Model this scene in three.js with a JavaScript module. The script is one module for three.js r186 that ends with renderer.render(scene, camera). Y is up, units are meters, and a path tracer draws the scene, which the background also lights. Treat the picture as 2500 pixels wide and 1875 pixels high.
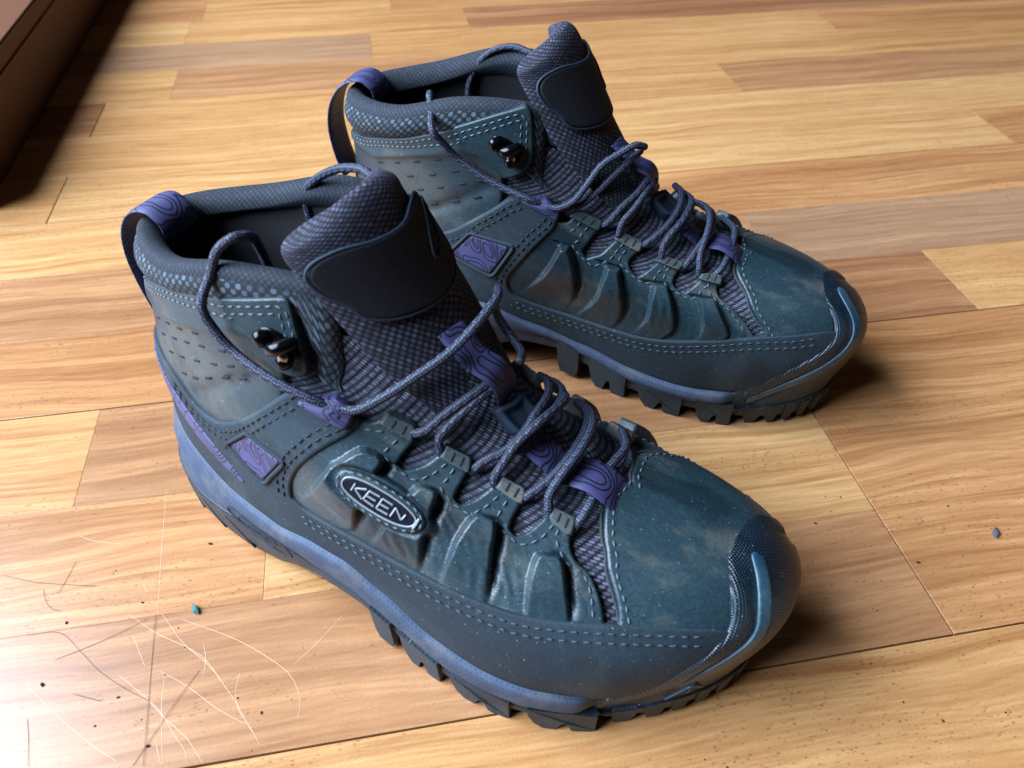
import * as THREE from 'three';
import { mergeGeometries, mergeVertices, toCreasedNormals } from 'three/addons/utils/BufferGeometryUtils.js';
import { RectAreaLightUniformsLib } from 'three/addons/lights/RectAreaLightUniformsLib.js';
import { ImprovedNoise } from 'three/addons/math/ImprovedNoise.js';

// ---------------------------------------------------------------- camera, light, exposure
const scene = new THREE.Scene();
const renderer = new THREE.WebGLRenderer({ antialias: true });
renderer.toneMapping = THREE.LinearToneMapping;
renderer.toneMappingExposure = 1;
renderer.shadowMap.enabled = true;
const camera = new THREE.PerspectiveCamera(2 * Math.atan(937.5 / 1900) * 180 / Math.PI, 4 / 3, 0.02, 20);
{
  const X = new THREE.Vector3(0.98443683, 0.00883322, 0.17551668), Y = new THREE.Vector3(0.1152005, 0.72178641, -0.68246115), F = new THREE.Vector3(0.13271389, -0.6920595, -0.70953553);
  const m = new THREE.Matrix4().makeBasis(X, Y, F.clone().negate());
  camera.quaternion.setFromRotationMatrix(m); camera.position.set(0, 0.2925, 0); camera.focus = 0.33; camera.userData.fStop = 13;
}
RectAreaLightUniformsLib.init();
function areaLight(colour, intensity, w, h, at, to) {
  const l = new THREE.RectAreaLight(colour, intensity, w, h); l.position.set(...at); l.lookAt(...to); scene.add(l); return l;
}
areaLight(0xd6e6ff, 28, 2.9, 2.2, [-2.2, 1.95, -0.42], [0.05, 0.03, -0.25]);
areaLight(0xffe8d0, 0.12, 2.2, 2.2, [0.9, 2.1, 0.3], [0.1, 0, -0.4]);  // weak overhead light out of view, softens the shaded sides

// ---------------------------------------------------------------- the boot's form
const clamp = (x, a = 0, b = 1) => Math.min(b, Math.max(a, x)), lerp = (a, b, t) => a + (b - a) * t;
const smooth = (a, b, x) => { const t = clamp((x - a) / (b - a)); return t * t * (3 - 2 * t); };
function cr(a, t) {                                   // Catmull-Rom through equally spaced values, t in 0..1
  const n = a.length - 1, x = clamp(t) * n, i = Math.min(n - 1, Math.floor(x)), f = x - i;
  const p1 = a[i], p2 = a[i + 1], p0 = i > 0 ? a[i - 1] : 2 * p1 - p2, p3 = i + 2 <= n ? a[i + 2] : 2 * p2 - p1;
  return 0.5 * (2 * p1 + (p2 - p0) * f + (2 * p0 - 5 * p1 + 4 * p2 - p3) * f * f + (3 * p1 - p0 - 3 * p2 + p3) * f * f * f);
}
// nine rings from the sole's feather edge (v = 0) to the collar rim (v = 1), in millimetres:
// heel x, toe x, heights at 0 1/4 1/2 3/4 1 of the length, half widths outside, half widths inside, sideways shift
const RINGS = [
  [2, 262, [20, 20, 18, 15, 24], [37, 41, 44, 55, 52], [36, 39, 34, 50, 50], [0, 0, 1, 0, -9]],
  [0, 268, [41, 42, 38, 36, 46], [38, 43, 47, 58, 54], [36, 41, 37, 52, 52], [0, 0, 1, 0, -10]],
  [1, 266, [60, 60, 55, 52, 56], [36, 42, 47, 55, 52], [34, 40, 38, 49, 50], [0, 0, 0, -1, -10]],
  [1, 253, [77, 77, 70, 63, 65], [34, 40, 45, 48, 48], [32, 38, 38, 43, 46], [0, -1, -1, -3, -10]],
  [2, 232, [91, 91, 85, 73, 71], [32, 38, 42, 39, 39], [30, 36, 36, 36, 37], [-2, -2, -2, -4, -9]],
  [3, 206, [103, 104, 99, 84, 77], [30, 36, 38, 33, 30], [29, 34, 34, 31, 30], [-3, -4, -4, -5, -7]],
  [4, 177, [113, 116, 114, 100, 88], [29, 35, 36, 31, 26], [28, 33, 33, 29, 26], [-4, -5, -5, -6, -6]],
  [5, 151, [122, 127, 132, 124, 112], [29, 34, 35, 31, 25], [28, 32, 33, 30, 25], [-6, -7, -7, -7, -7]],
  [9, 135, [132, 137, 151, 155, 146], [26, 31, 32, 29, 23], [26, 30, 31, 29, 24], [-8, -8, -8, -8, -8]],
];
function makeForm(inner) {                            // inner: the visible flank (+z) is the foot's inner side
  const R = RINGS.map(r => inner ? [r[0], r[1], r[2], r[4], r[3], r[5].map(q => -q)] : r), K = 25;
  const rows = R.map(r => [r[0], r[1], ...r[2], ...r[3], ...r[4], ...r[5]]), cols = rows[0].map((_, k) => rows.map(r => r[k]));
  return function P(u, v, out = new THREE.Vector3()) {
    u = ((u % 1) + 1) % 1;
    if (v < 0) { P(u, 0, out); const k = 1 + 0.12 * v; out.x = 0.13 + (out.x - 0.13) * k; out.z *= k; out.y += v * 0.16; return out; }   // below the feather edge
    const q = cols.map(c => cr(c, v)), far = u > 0.5, t = far ? (1 - u) * 2 : u * 2, f = (1 - Math.cos(Math.PI * t)) / 2;
    const B = cr(q.slice(far ? 12 : 7, far ? 17 : 12), f), s = Math.pow(Math.sin(Math.PI * t) + 1e-9, 0.86);
    return out.set((q[0] + (q[1] - q[0]) * f) / 1000, cr(q.slice(2, 7), f) / 1000, (cr(q.slice(17, 22), f) + (far ? -1 : 1) * B * s) / 1000);
  };
}
function frameAt(P, u, v) {                           // point, outward normal, tangents
  const e = 2e-3, p = P(u, v), a = P(u + e, v).sub(P(u - e, v)).divideScalar(2 * e), v0 = v - e, v1 = Math.min(1, v + e);
  const b = P(u, v1).sub(P(u, v0)).divideScalar(v1 - v0);
  if (v >= 1) b.copy(P(u, 1)).sub(P(u, 1 - e)).divideScalar(e);
  return { p, a, b, n: new THREE.Vector3().crossVectors(a, b).normalize() };
}

// ---------------------------------------------------------------- procedural surfaces
const hash = (x, y, s) => { let h = Math.imul(x, 374761393) + Math.imul(y, 668265263) + Math.imul(s, 2147483647 ^ 0x5bd1e995); h = Math.imul(h ^ (h >>> 13), 1274126177); return ((h ^ (h >>> 16)) >>> 0) / 4294967296; };
function pn(x, y, px, py, s) {                        // value noise that repeats after px, py cells
  const i = Math.floor(x), j = Math.floor(y), f = x - i, g = y - j, a = f * f * (3 - 2 * f), b = g * g * (3 - 2 * g), w = (q, p) => ((q % p) + p) % p;
  const x0 = w(i, px), x1 = w(i + 1, px), y0 = w(j, py), y1 = w(j + 1, py);
  return lerp(lerp(hash(x0, y0, s), hash(x1, y0, s), a), lerp(hash(x0, y1, s), hash(x1, y1, s), a), b);
}
function fb(x, y, n, s, oct = 4) { let v = 0, a = 0.5, t = 0; for (let k = 0; k < oct; k++) { v += a * pn(x * n, y * n, n, n, s + k); t += a; a *= 0.5; n *= 2; } return v / t; }
function tex(w, h, size, fn, colour = true, sizeY = size) {   // fn(x, y in 0..1) gives [r,g,b] 0..255 or one grey value 0..1
  const d = new Uint8Array(w * h * 4);
  for (let j = 0; j < h; j++) for (let i = 0; i < w; i++) {
    const c = fn((i + 0.5) / w, (j + 0.5) / h), k = (j * w + i) * 4;
    if (typeof c === 'number') d[k] = d[k + 1] = d[k + 2] = clamp(c) * 255; else { d[k] = clamp(c[0], 0, 255); d[k + 1] = clamp(c[1], 0, 255); d[k + 2] = clamp(c[2], 0, 255); }
    d[k + 3] = 255;
  }
  const t = new THREE.DataTexture(d, w, h, THREE.RGBAFormat); t.wrapS = t.wrapT = THREE.RepeatWrapping; t.magFilter = THREE.LinearFilter; t.minFilter = THREE.LinearMipmapLinearFilter; t.generateMipmaps = true;
  if (colour) t.colorSpace = THREE.SRGBColorSpace;
  t.repeat.set(1 / size, 1 / sizeY); t.needsUpdate = true; return t;
}
const mix3 = (a, b, t) => [lerp(a[0], b[0], t), lerp(a[1], b[1], t), lerp(a[2], b[2], t)];
const std = (o) => new THREE.MeshStandardMaterial({ metalness: 0, ...o });
const leatherBump = tex(512, 512, 0.045, (x, y) => {
  const c = fb(x, y, 40, 5, 2), w = Math.abs(fb(x, y + 0.08 * fb(x, y, 4, 8, 2), 9, 7, 3) - 0.5);
  return 0.55 * c + 0.45 * smooth(0, 0.05, w);
}, false);
function leatherMap(base, worn, dark, wornAt, seed) {
  return tex(1024, 1024, 0.16, (x, y) => {
    const m = fb(x, y, 6, seed, 5), n = fb(x, y, 5, seed + 30, 5), g = fb(x, y, 160, seed + 9, 2);
    let c = mix3(base, worn, 0.7 * smooth(wornAt, wornAt + 0.2, m)); c = mix3(c, dark, 0.6 * smooth(0.52, 0.7, n));
    const s = 0.86 + 0.28 * g; c = [c[0] * s, c[1] * s, c[2] * s];
    const i = Math.floor(x * 170), j = Math.floor(y * 170), h = hash(i, j, seed + 3);     // specks of dust
    if (h > 0.985) { const dx = x * 170 - i - 0.3 - 0.4 * hash(i, j, 71), dy = y * 170 - j - 0.3 - 0.4 * hash(i, j, 72), r = 0.1 + 0.22 * hash(i, j, 73); if (dx * dx + dy * dy < r * r) c = mix3(c, [150, 164, 168], 0.6); }
    return c;
  });
}
const M = {};
M.leather = std({ map: leatherMap([33, 53, 60], [84, 85, 78], [13, 28, 35], 0.49, 11), roughness: 0.4, bumpMap: leatherBump, bumpScale: 0.00012 });
M.ankle = std({ map: leatherMap([31, 51, 58], [68, 73, 69], [15, 30, 38], 0.53, 21), roughness: 0.5, bumpMap: leatherBump, bumpScale: 0.00007 });
M.nubuck = std({ map: leatherMap([23, 43, 53], [50, 61, 63], [13, 29, 38], 0.56, 31), roughness: 0.78, bumpMap: tex(512, 512, 0.03, (x, y) => fb(x, y, 64, 15, 3), false), bumpScale: 0.00012 });
M.tab = std({ map: leatherMap([58, 68, 68], [96, 96, 88], [36, 50, 54], 0.48, 41), roughness: 0.62, bumpMap: leatherBump, bumpScale: 0.0002 });
const knurl = tex(64, 64, 0.0026, (x, y) => { const a = Math.abs(((x + y) * 2) % 1 - 0.5) * 2, b = Math.abs(((x - y + 2) * 2) % 1 - 0.5) * 2; return Math.min(a, b); }, false);
const rubberMap = (s, lo, hi) => tex(512, 512, 0.14, (x, y) => { const m = fb(x, y, 6, s, 5), g = fb(x, y, 128, s + 2, 2); const c = mix3(lo, hi, smooth(0.4, 0.72, m)); const k = 0.85 + 0.3 * g; let q = [c[0] * k, c[1] * k, c[2] * k]; if (hash(Math.floor(x * 512), Math.floor(y * 512), s + 4) > 0.9965) q = mix3(q, [180, 195, 205], 0.7); return q; });
M.bumper = std({ map: rubberMap(51, [9, 27, 38], [30, 50, 59]), roughness: 0.34, bumpMap: knurl, bumpScale: 0.0003 });
M.rubber = std({ map: rubberMap(55, [11, 28, 38], [32, 50, 58]), roughness: 0.55, bumpMap: knurl, bumpScale: 0.00012 });
M.band = std({ map: rubberMap(57, [26, 56, 76], [56, 86, 98]), roughness: 0.4 });
M.midsole = std({
  map: tex(512, 512, 0.04, (x, y) => {
    const i = x * 20, j = y * 20, r = Math.floor(j), dx = (i + (r % 2) * 0.5) % 1 - 0.5, dy = j % 1 - 0.5, m = fb(x, y, 8, 61, 4);
    let c = mix3([42, 58, 79], [64, 80, 100], m); if (dx * dx * 1.6 + dy * dy * 0.8 < 0.03) c = mix3(c, [24, 32, 62], 0.75);
    return mix3(c, [84, 86, 90], 0.6 * smooth(0.58, 0.75, fb(x, y, 5, 66, 4)));
  }), roughness: 0.75
});
function meshTex(n, cell, light, dark, seed) {        // woven cells, light and dark in turn
  return tex(512, 512, n * cell, (x, y) => {
    const X = x * n, Y = y * n, i = Math.floor(X), j = Math.floor(Y), dx = X - i - 0.5, dy = Y - j - 0.5, h = hash(i, j, seed);
    const d = Math.pow(Math.abs(dx) ** 3 + Math.abs(dy) ** 3, 1 / 3), on = (i + j) % 2 === 0, t = on ? smooth(0.56, 0.42, d) : 0;
    const weave = 0.72 + 0.28 * Math.sin(X * 31.4) * Math.sin(Y * 25.1), z = on ? t * weave * (0.55 + 0.6 * h) : 0;
    return mix3(dark, light, clamp(z));
  });
}
const meshBump = tex(256, 256, 8 * 0.0034, (x, y) => { const X = x * 8, Y = y * 8, i = Math.floor(X), j = Math.floor(Y), d = Math.hypot(X - i - 0.5, Y - j - 0.5); return (i + j) % 2 === 0 ? smooth(0.6, 0.2, d) : 0; }, false);
M.mesh = std({ map: meshTex(16, 0.0017, [128, 136, 162], [4, 6, 15], 81), roughness: 0.8, bumpMap: meshBump, bumpScale: 0.0003 });
M.collar = std({ map: meshTex(16, 0.0012, [40, 60, 76], [6, 13, 23], 85), roughness: 0.85 });
M.collarPad = std({ map: meshTex(12, 0.0021, [92, 114, 126], [8, 18, 28], 87), roughness: 0.8 });
M.tongue = std({ map: meshTex(16, 0.0015, [92, 98, 124], [5, 7, 17], 89), roughness: 0.85 });
M.lining = std({ color: 0x06080e, roughness: 0.95, side: THREE.DoubleSide });  // near black: shade deep inside the boot is put into this colour
M.twill = std({ map: tex(512, 512, 0.04, (x, y) => { const s = 0.5 + 0.5 * Math.sin(x * 36 * 6.283), n = fb(x, y, 60, 91, 2); let c = mix3([6, 9, 20], [19, 28, 48], s * n); if (hash(Math.floor(x * 512), Math.floor(y * 512), 93) > 0.9975) c = [150, 165, 185]; return c; }), roughness: 0.8 });
M.piping = std({ color: 0x16283a, roughness: 0.7 });
M.web = std({
  map: tex(512, 512, 0.05, (x, y) => {
    const f = (a, b) => fb(a, b, 4, 95, 2) * 12, v = f(x, y), e = 1 / 512, gx = f(x + e, y) - v, gy = f(x, y + e) - v, g = Math.hypot(gx, gy) + 1e-4;
    const fr = Math.abs(v - Math.round(v)) / g, line = smooth(4.2, 2.4, fr), w = 0.9 + 0.1 * Math.sin(y * 400);
    return mix3([68 * w, 71 * w, 116 * w], [11, 12, 32], line);
  }), roughness: 0.6
});
M.lace = std({
  map: tex(64, 64, 1, (x, y) => {                     // x along (one repeat 4 mm), y round the lace
    const a = (x * 2 + y * 4) % 1, b = (x * 2 - y * 4 + 8) % 1, on = a < 0.5 ? b < 0.5 : b >= 0.5, n = hash(Math.floor(x * 16), Math.floor(y * 16), 97);
    return on ? (n > 0.6 ? [92, 106, 136] : [14, 22, 43]) : [5, 9, 22];
  }), roughness: 0.7
});
M.thread = std({ color: 0x52626b, roughness: 0.7 });
M.thread2 = std({ color: 0x384a54, roughness: 0.7 });
M.darkThread = std({ color: 0x0e1a28, roughness: 0.7 });
M.black = std({ color: 0x0b0d10, roughness: 0.16, metalness: 0.55 });
M.brass = std({ color: 0x9a9890, roughness: 0.25, metalness: 1 });
M.hole = std({ color: 0x080e16, roughness: 0.9 });  // dark colour that stands for the shade in holes and grooves
M.silver = std({ color: 0x848d94, roughness: 0.4, metalness: 0.25 });

// ---------------------------------------------------------------- building tools
const V3 = (x, y, z) => new THREE.Vector3(x, y, z);
function geo(pos, idx, uv) {
  const g = new THREE.BufferGeometry(); g.setAttribute('position', new THREE.Float32BufferAttribute(pos, 3));
  if (uv) g.setAttribute('uv', new THREE.Float32BufferAttribute(uv, 2));
  g.setIndex(idx); g.computeVertexNormals(); return g;
}
function part(name, g, m, parent) { const o = new THREE.Mesh(g, m); o.name = name; o.castShadow = o.receiveShadow = true; parent.add(o); return o; }
function roundPoly(q, times) {                        // Chaikin smoothing that keeps sharp corners
  let r = [];
  q.forEach((c, i) => {
    const a = q[(i + q.length - 1) % q.length], b = q[(i + 1) % q.length], ax = c[0] - a[0], ay = c[1] - a[1], bx = b[0] - c[0], by = b[1] - c[1], la = Math.hypot(ax, ay), lb = Math.hypot(bx, by);
    if ((ax * bx + ay * by) / (la * lb) < 0.45) { const e = Math.min(0.0009, la / 3, lb / 3); r.push([c[0] - ax / la * e, c[1] - ay / la * e], c, [c[0] + bx / lb * e, c[1] + by / lb * e]); } else r.push(c);
  });
  for (let k = 0; k < times; k++) { const o = []; r.forEach((c, i) => { const b = r[(i + 1) % r.length]; o.push([lerp(c[0], b[0], 0.25), lerp(c[1], b[1], 0.25)], [lerp(c[0], b[0], 0.75), lerp(c[1], b[1], 0.75)]); }); r = o; }
  return r;
}
function sdfOf(q) {
  const n = q.length;
  return (x, y) => {
    let d = 1e9, inside = false;
    for (let i = 0, j = n - 1; i < n; j = i++) {
      const ax = q[j][0], ay = q[j][1], bx = q[i][0] - ax, by = q[i][1] - ay, px = x - ax, py = y - ay, t = clamp((px * bx + py * by) / (bx * bx + by * by + 1e-15)), ex = px - bx * t, ey = py - by * t, e = ex * ex + ey * ey;
      if (e < d) d = e;
      if ((q[i][1] > y) !== (ay > y) && x < ax + bx * (y - ay) / (q[i][1] - ay)) inside = !inside;
    }
    return (inside ? 1 : -1) * Math.sqrt(d);
  };
}
// a panel lying on the form P: outline in (u, v), own thickness, rounded edge that runs down into what lies below
function patch(P, poly, { lift = 0, thick = 0.0014, bevel = 0.0009, step = 0.0012, height = null, round = 2, skirt = 0.0016 } = {}) {
  let cu = 0, cv = 0; for (const p of poly) { cu += p[0] / poly.length; cv += p[1] / poly.length; }
  const f0 = frameAt(P, cu, clamp(cv, 0.02, 0.98)), su = f0.a.length(), sv = f0.b.length();
  const q = roundPoly(poly.map(p => [p[0] * su, p[1] * sv]), round), sd = sdfOf(q);
  let x0 = 1e9, x1 = -1e9, y0 = 1e9, y1 = -1e9; for (const p of q) { x0 = Math.min(x0, p[0]); x1 = Math.max(x1, p[0]); y0 = Math.min(y0, p[1]); y1 = Math.max(y1, p[1]); }
  x0 -= step; y0 -= step; const nx = Math.ceil((x1 - x0) / step) + 2, ny = Math.ceil((y1 - y0) / step) + 2;
  const D = new Float32Array(nx * ny); for (let j = 0; j < ny; j++) for (let i = 0; i < nx; i++) D[j * nx + i] = sd(x0 + i * step, y0 + j * step) - bevel;
  const pos = [], idx = [], uv = [], key = new Map(), xy = [];
  const put = (x, y, h) => { const f = frameAt(P, x / su, y / sv), p = f.p.addScaledVector(f.n, lift + h); pos.push(p.x, p.y, p.z); uv.push(x, y); xy.push([x, y]); return pos.length / 3 - 1; };
  const top = (x, y) => thick + (height ? height(x / su, y / sv, sd(x, y), x, y) : 0);
  const node = (i, j) => { const k = j * nx + i; if (!key.has(k)) { const x = x0 + i * step, y = y0 + j * step; key.set(k, put(x, y, top(x, y))); } return key.get(k); };
  const cut = (i, j, k, l) => {
    const a = j * nx + i, b = l * nx + k, id = 'e' + Math.min(a, b) + '_' + Math.max(a, b);
    if (!key.has(id)) { const t = D[a] / (D[a] - D[b]), x = x0 + lerp(i, k, t) * step, y = y0 + lerp(j, l, t) * step; key.set(id, put(x, y, top(x, y))); } return key.get(id);
  };
  const edges = [];
  for (let j = 0; j < ny - 1; j++) for (let i = 0; i < nx - 1; i++) {
    const c = [[i, j], [i + 1, j], [i + 1, j + 1], [i, j + 1]], on = c.map(([a, b]) => D[b * nx + a] > 0); if (!on.some(Boolean)) continue;
    const ring = [];
    for (let k = 0; k < 4; k++) { const m = (k + 1) % 4; if (on[k]) ring.push([node(...c[k]), 0]); if (on[k] !== on[m]) ring.push([cut(...c[k], ...c[m]), on[k] ? 1 : 2]); }
    for (let k = 1; k < ring.length - 1; k++) idx.push(ring[0][0], ring[k][0], ring[k + 1][0]);
    for (let k = 0; k < ring.length; k++) { const m = ring[(k + 1) % ring.length]; if (ring[k][1] === 1 && m[1] === 2) edges.push([ring[k][0], m[0]]); }
  }
  const rim = new Map(), e = step * 0.2, K = 3;
  const rimOf = (i) => {
    if (!rim.has(i)) {
      const [x, y] = xy[i]; let gx = sd(x + e, y) - sd(x - e, y), gy = sd(x, y + e) - sd(x, y - e); const l = Math.hypot(gx, gy) || 1; gx /= -l; gy /= -l;
      const t = top(x, y), r = [i]; for (let k = 1; k <= K; k++) { const a = k / K * Math.PI / 2; r.push(put(x + gx * bevel * Math.sin(a), y + gy * bevel * Math.sin(a), t * Math.cos(a) - (k === K ? skirt : 0))); } rim.set(i, r);
    }
    return rim.get(i);
  };
  for (const [a, b] of edges) { const A = rimOf(a), B = rimOf(b); for (let k = 0; k < K; k++) idx.push(A[k], A[k + 1], B[k + 1], A[k], B[k + 1], B[k]); }
  const g = geo(pos, idx, uv); g.userData = { su, sv, sd, q }; return g;
}
function pathOn(P, pts, lift = 0, closed = false, n = 12) {      // points of a smooth line on the form
  const c = new THREE.CatmullRomCurve3(pts.map(p => V3(p[0], p[1], p[2] ?? lift)), closed, 'centripetal'), out = [];
  for (const p of c.getPoints((pts.length - 1) * n)) { const f = frameAt(P, p.x, p.y); out.push({ p: f.p.addScaledVector(f.n, p.z), n: f.n }); }
  return out;
}
const stitchG = new THREE.SphereGeometry(1, 6, 4); stitchG.deleteAttribute('uv');
function stitches(P, pts, parent, { lift = 0.0015, len = 0.0024, gap = 0.0012, r = 0.00036, mat = M.thread, shift = 0 } = {}) {
  let line = pathOn(P, pts, lift); const list = [];
  if (shift) line = line.map((a, i) => { const b = line[Math.min(i + 1, line.length - 1)], c = line[Math.max(i - 1, 0)], t = b.p.clone().sub(c.p).normalize(); return { p: a.p.clone().addScaledVector(t.cross(a.n), shift), n: a.n }; });
  let acc = 0, next = 0; const m = new THREE.Matrix4();
  for (let i = 1; i < line.length; i++) {
    const a = line[i - 1], b = line[i], d = a.p.distanceTo(b.p); if (d < 1e-7) continue;
    while (next <= acc + d) {
      const p = a.p.clone().lerp(b.p, (next - acc) / d), x = b.p.clone().sub(a.p).normalize(), z = a.n, y = z.clone().cross(x).normalize(), tilt = 0.1 * Math.sin(next * 4000);
      x.addScaledVector(y, tilt).normalize(); const yy = z.clone().cross(x).normalize();
      m.makeBasis(x.clone().multiplyScalar(len / 2), yy.multiplyScalar(r), z.clone().multiplyScalar(r)).setPosition(p); list.push(stitchG.clone().applyMatrix4(m)); next += len + gap;
    }
    acc += d;
  }
  if (!list.length) return; const o = part('stitching', mergeGeometries(list), mat, parent); o.userData.kind = 'stuff'; return o;
}
function tube(pts, r, sides = 8, uvLen = 0.004, closed = false, ends = true) {
  const c = new THREE.CatmullRomCurve3(pts, closed, 'centripetal'), L = c.getLength(), n = Math.max(6, Math.round(L / (r * 1.1))), g = new THREE.TubeGeometry(c, n, r, sides, closed);
  const u = g.attributes.uv; for (let i = 0; i < u.count; i++) u.setX(i, u.getX(i) * L / uvLen);
  if (closed || !ends) return g;
  const caps = [0, 1].map(t => { const s = new THREE.SphereGeometry(r * 0.99, sides, 5); s.translate(...c.getPoint(t).toArray()); return s; });
  return mergeGeometries([g, ...caps]);
}
function ribbon(pts, wide, thick, across) {           // a strip of webbing along pts; across = direction of its width
  const c = new THREE.CatmullRomCurve3(pts, false, 'centripetal'), L = c.getLength(), n = Math.max(8, Math.round(L / 0.0015)), pos = [], uv = [], idx = [], W = 7;
  for (let i = 0; i <= n; i++) {
    const p = c.getPointAt(i / n), t = c.getTangentAt(i / n), w = across.clone().addScaledVector(t, -across.dot(t)).normalize(), nn = t.clone().cross(w).normalize();
    const ring = []; for (let k = 0; k <= W; k++) ring.push([lerp(-1, 1, k / W), 1]); for (let k = 0; k <= W; k++) ring.push([lerp(1, -1, k / W), -1]);
    for (const [a, b] of ring) { const q = p.clone().addScaledVector(w, a * wide / 2).addScaledVector(nn, b * thick / 2 * (Math.abs(a) > 0.99 ? 0.4 : 1)); pos.push(q.x, q.y, q.z); uv.push(i / n * L, a * wide / 2); }
  }
  const m = 2 * (W + 1); for (let i = 0; i < n; i++) for (let k = 0; k < m; k++) { const a = i * m + k, b = i * m + (k + 1) % m; idx.push(a, b, b + m, a, b + m, a + m); }
  for (const e of [0, n]) for (let k = 0; k < W; k++) { const a = e * m + k, b = a + 1, c2 = e * m + m - 1 - k, d = c2 - 1; if (e) idx.push(a, b, d, a, d, c2); else idx.push(a, d, b, a, c2, d); }
  return geo(pos, idx, uv);
}

// ---------------------------------------------------------------- outlines of the panels on the form, outer and inner flank
const OUTER = {
  rand: [[.434, .25], [.42, .286], [.388, .318], [.367, .325], [.347, .324], [.325, .318], [.308, .322], [.276, .321], [.249, .314], [.226, .296], [.213, .285], [.207, .3], [.211, .361], [.225, .457], [.249, .561], [.288, .686], [.3, .722], [.292, .737], [.275, .735], [.255, .724], [.228, .64], [.194, .512], [.166, .397], [.149, .356], [.129, .356], [.108, .4], [.07, .43], [0, .44], [-.002, .1], [.05, .1], [.1, .08], [.15, .075], [.19, .1], [.211, .15], [.231, .17], [.248, .155], [.262, .11], [.285, .085], [.305, .078], [.333, .07], [.352, .05], [.369, .03], [.39, .06], [.42, .2]],
  randTop: [[.412, .298], [.388, .318], [.367, .325], [.347, .324], [.325, .318], [.308, .322], [.276, .321], [.249, .314], [.226, .296], [.213, .285]],
  randFront: [[.207, .3], [.211, .361], [.225, .457], [.249, .561], [.288, .686]],
  quarterTop: [[.255, .724], [.228, .64], [.194, .512], [.166, .397], [.149, .356], [.129, .356], [.108, .4]],
  eyestay: [[.296, .715], [.307, .727], [.318, .751], [.33, .775], [.34, .774], [.346, .758], [.33, .715], [.311, .667], [.297, .617], [.299, .607], [.315, .641], [.333, .683], [.358, .733], [.369, .732], [.367, .704], [.352, .669], [.336, .628], [.321, .576], [.322, .562], [.334, .587], [.355, .635], [.379, .677], [.385, .667], [.385, .643], [.369, .607], [.355, .57], [.344, .53], [.345, .516], [.354, .53], [.371, .569], [.392, .609], [.398, .596], [.398, .572], [.379, .526], [.372, .486], [.372, .46], [.375, .447], [.366, .324]],
  quarterLow: [[.362, .27], [.28, .27], [.2, .24], [.194, .33], [.21, .47], [.236, .57], [.275, .69]],
  tabs: [[[.314, .738], [.331, .779], [.347, .765], [.33, .716]], [[.341, .694], [.36, .738], [.372, .718], [.353, .668]], [[.363, .644], [.381, .682], [.389, .655], [.37, .606]], [[.378, .576], [.394, .614], [.402, .585], [.381, .53]]],
  vamp: [[.5, .638], [.494, .638], [.465, .636], [.437, .608], [.409, .55], [.394, .492], [.384, .446], [.372, .313], [.36, .25], [.425, .22], [.445, .32], [.47, .39], [.5, .41]],
  bump: [[.5, .44], [.485, .436], [.468, .418], [.442, .34], [.43, .268], [.418, .236], [.4, .165], [.388, .09], [.372, .042], [.354, .005], [.345, -.02], [.352, -.07], [.4, -.1], [.5, -.1]],
  ankle: [[-.002, .75], [.04, .755], [.078, .77], [.155, .87], [.2, .9], [.232, .907], [.246, .91], [.262, .92], [.27, .9], [.272, .84], [.262, .77], [.246, .7], [.2, .45], [.15, .3], [.1, .3], [0, .38]],
  flap: [[.242, .912], [.282, .937], [.302, .948], [.307, .945], [.305, .922], [.302, .889], [.296, .846], [.289, .809], [.276, .781], [.264, .776], [.258, .81], [.252, .87]],
  ribs: [[[.207, .285], [.245, .505], [.271, .602], [.282, .634], [.29, .632], [.291, .612], [.278, .557], [.26, .459], [.24, .29]], [[.248, .29], [.277, .48], [.298, .566], [.306, .586], [.313, .578], [.31, .559], [.292, .464], [.275, .29]], [[.284, .29], [.301, .434], [.317, .515], [.331, .558], [.34, .546], [.336, .52], [.322, .44], [.308, .29]], [[.325, .29], [.335, .4], [.345, .459], [.353, .487], [.364, .483], [.363, .462], [.356, .406], [.347, .29]]],
  loopA: [[.258, .706], [.274, .742], [.299, .776], [.303, .75], [.279, .668]], loopB: [[.166, .325], [.19, .44], [.213, .44], [.188, .29]],
  strap: [[.03, .39], [.06, .375], [.1, .325], [.137, .272], [.163, .228], [.172, .198], [.148, .2], [.118, .225], [.085, .265], [.05, .31], [.03, .33]],
  hook: [.281, .853], collarFront: [[.34, 1], [.346, .98], [.338, .921], [.321, .847], [.299, .787]],
  vf: [[0, .15], [.05, .145], [.1, .125], [.15, .1], [.19, .12], [.215, .168], [.235, .185], [.255, .152], [.28, .105], [.31, .092], [.34, .08], [.37, .045], [.42, .03], [.5, .03]],
  lugs: [[.247, .259, 0], [.265, .287, 1], [.294, .324, 1], [.333, .366, 1], [.374, .388, 2], [.393, .405, 2], [.41, .421, 2], [.427, .438, 2], [.445, .458, 2], [.465, .478, 2]],
};
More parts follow.
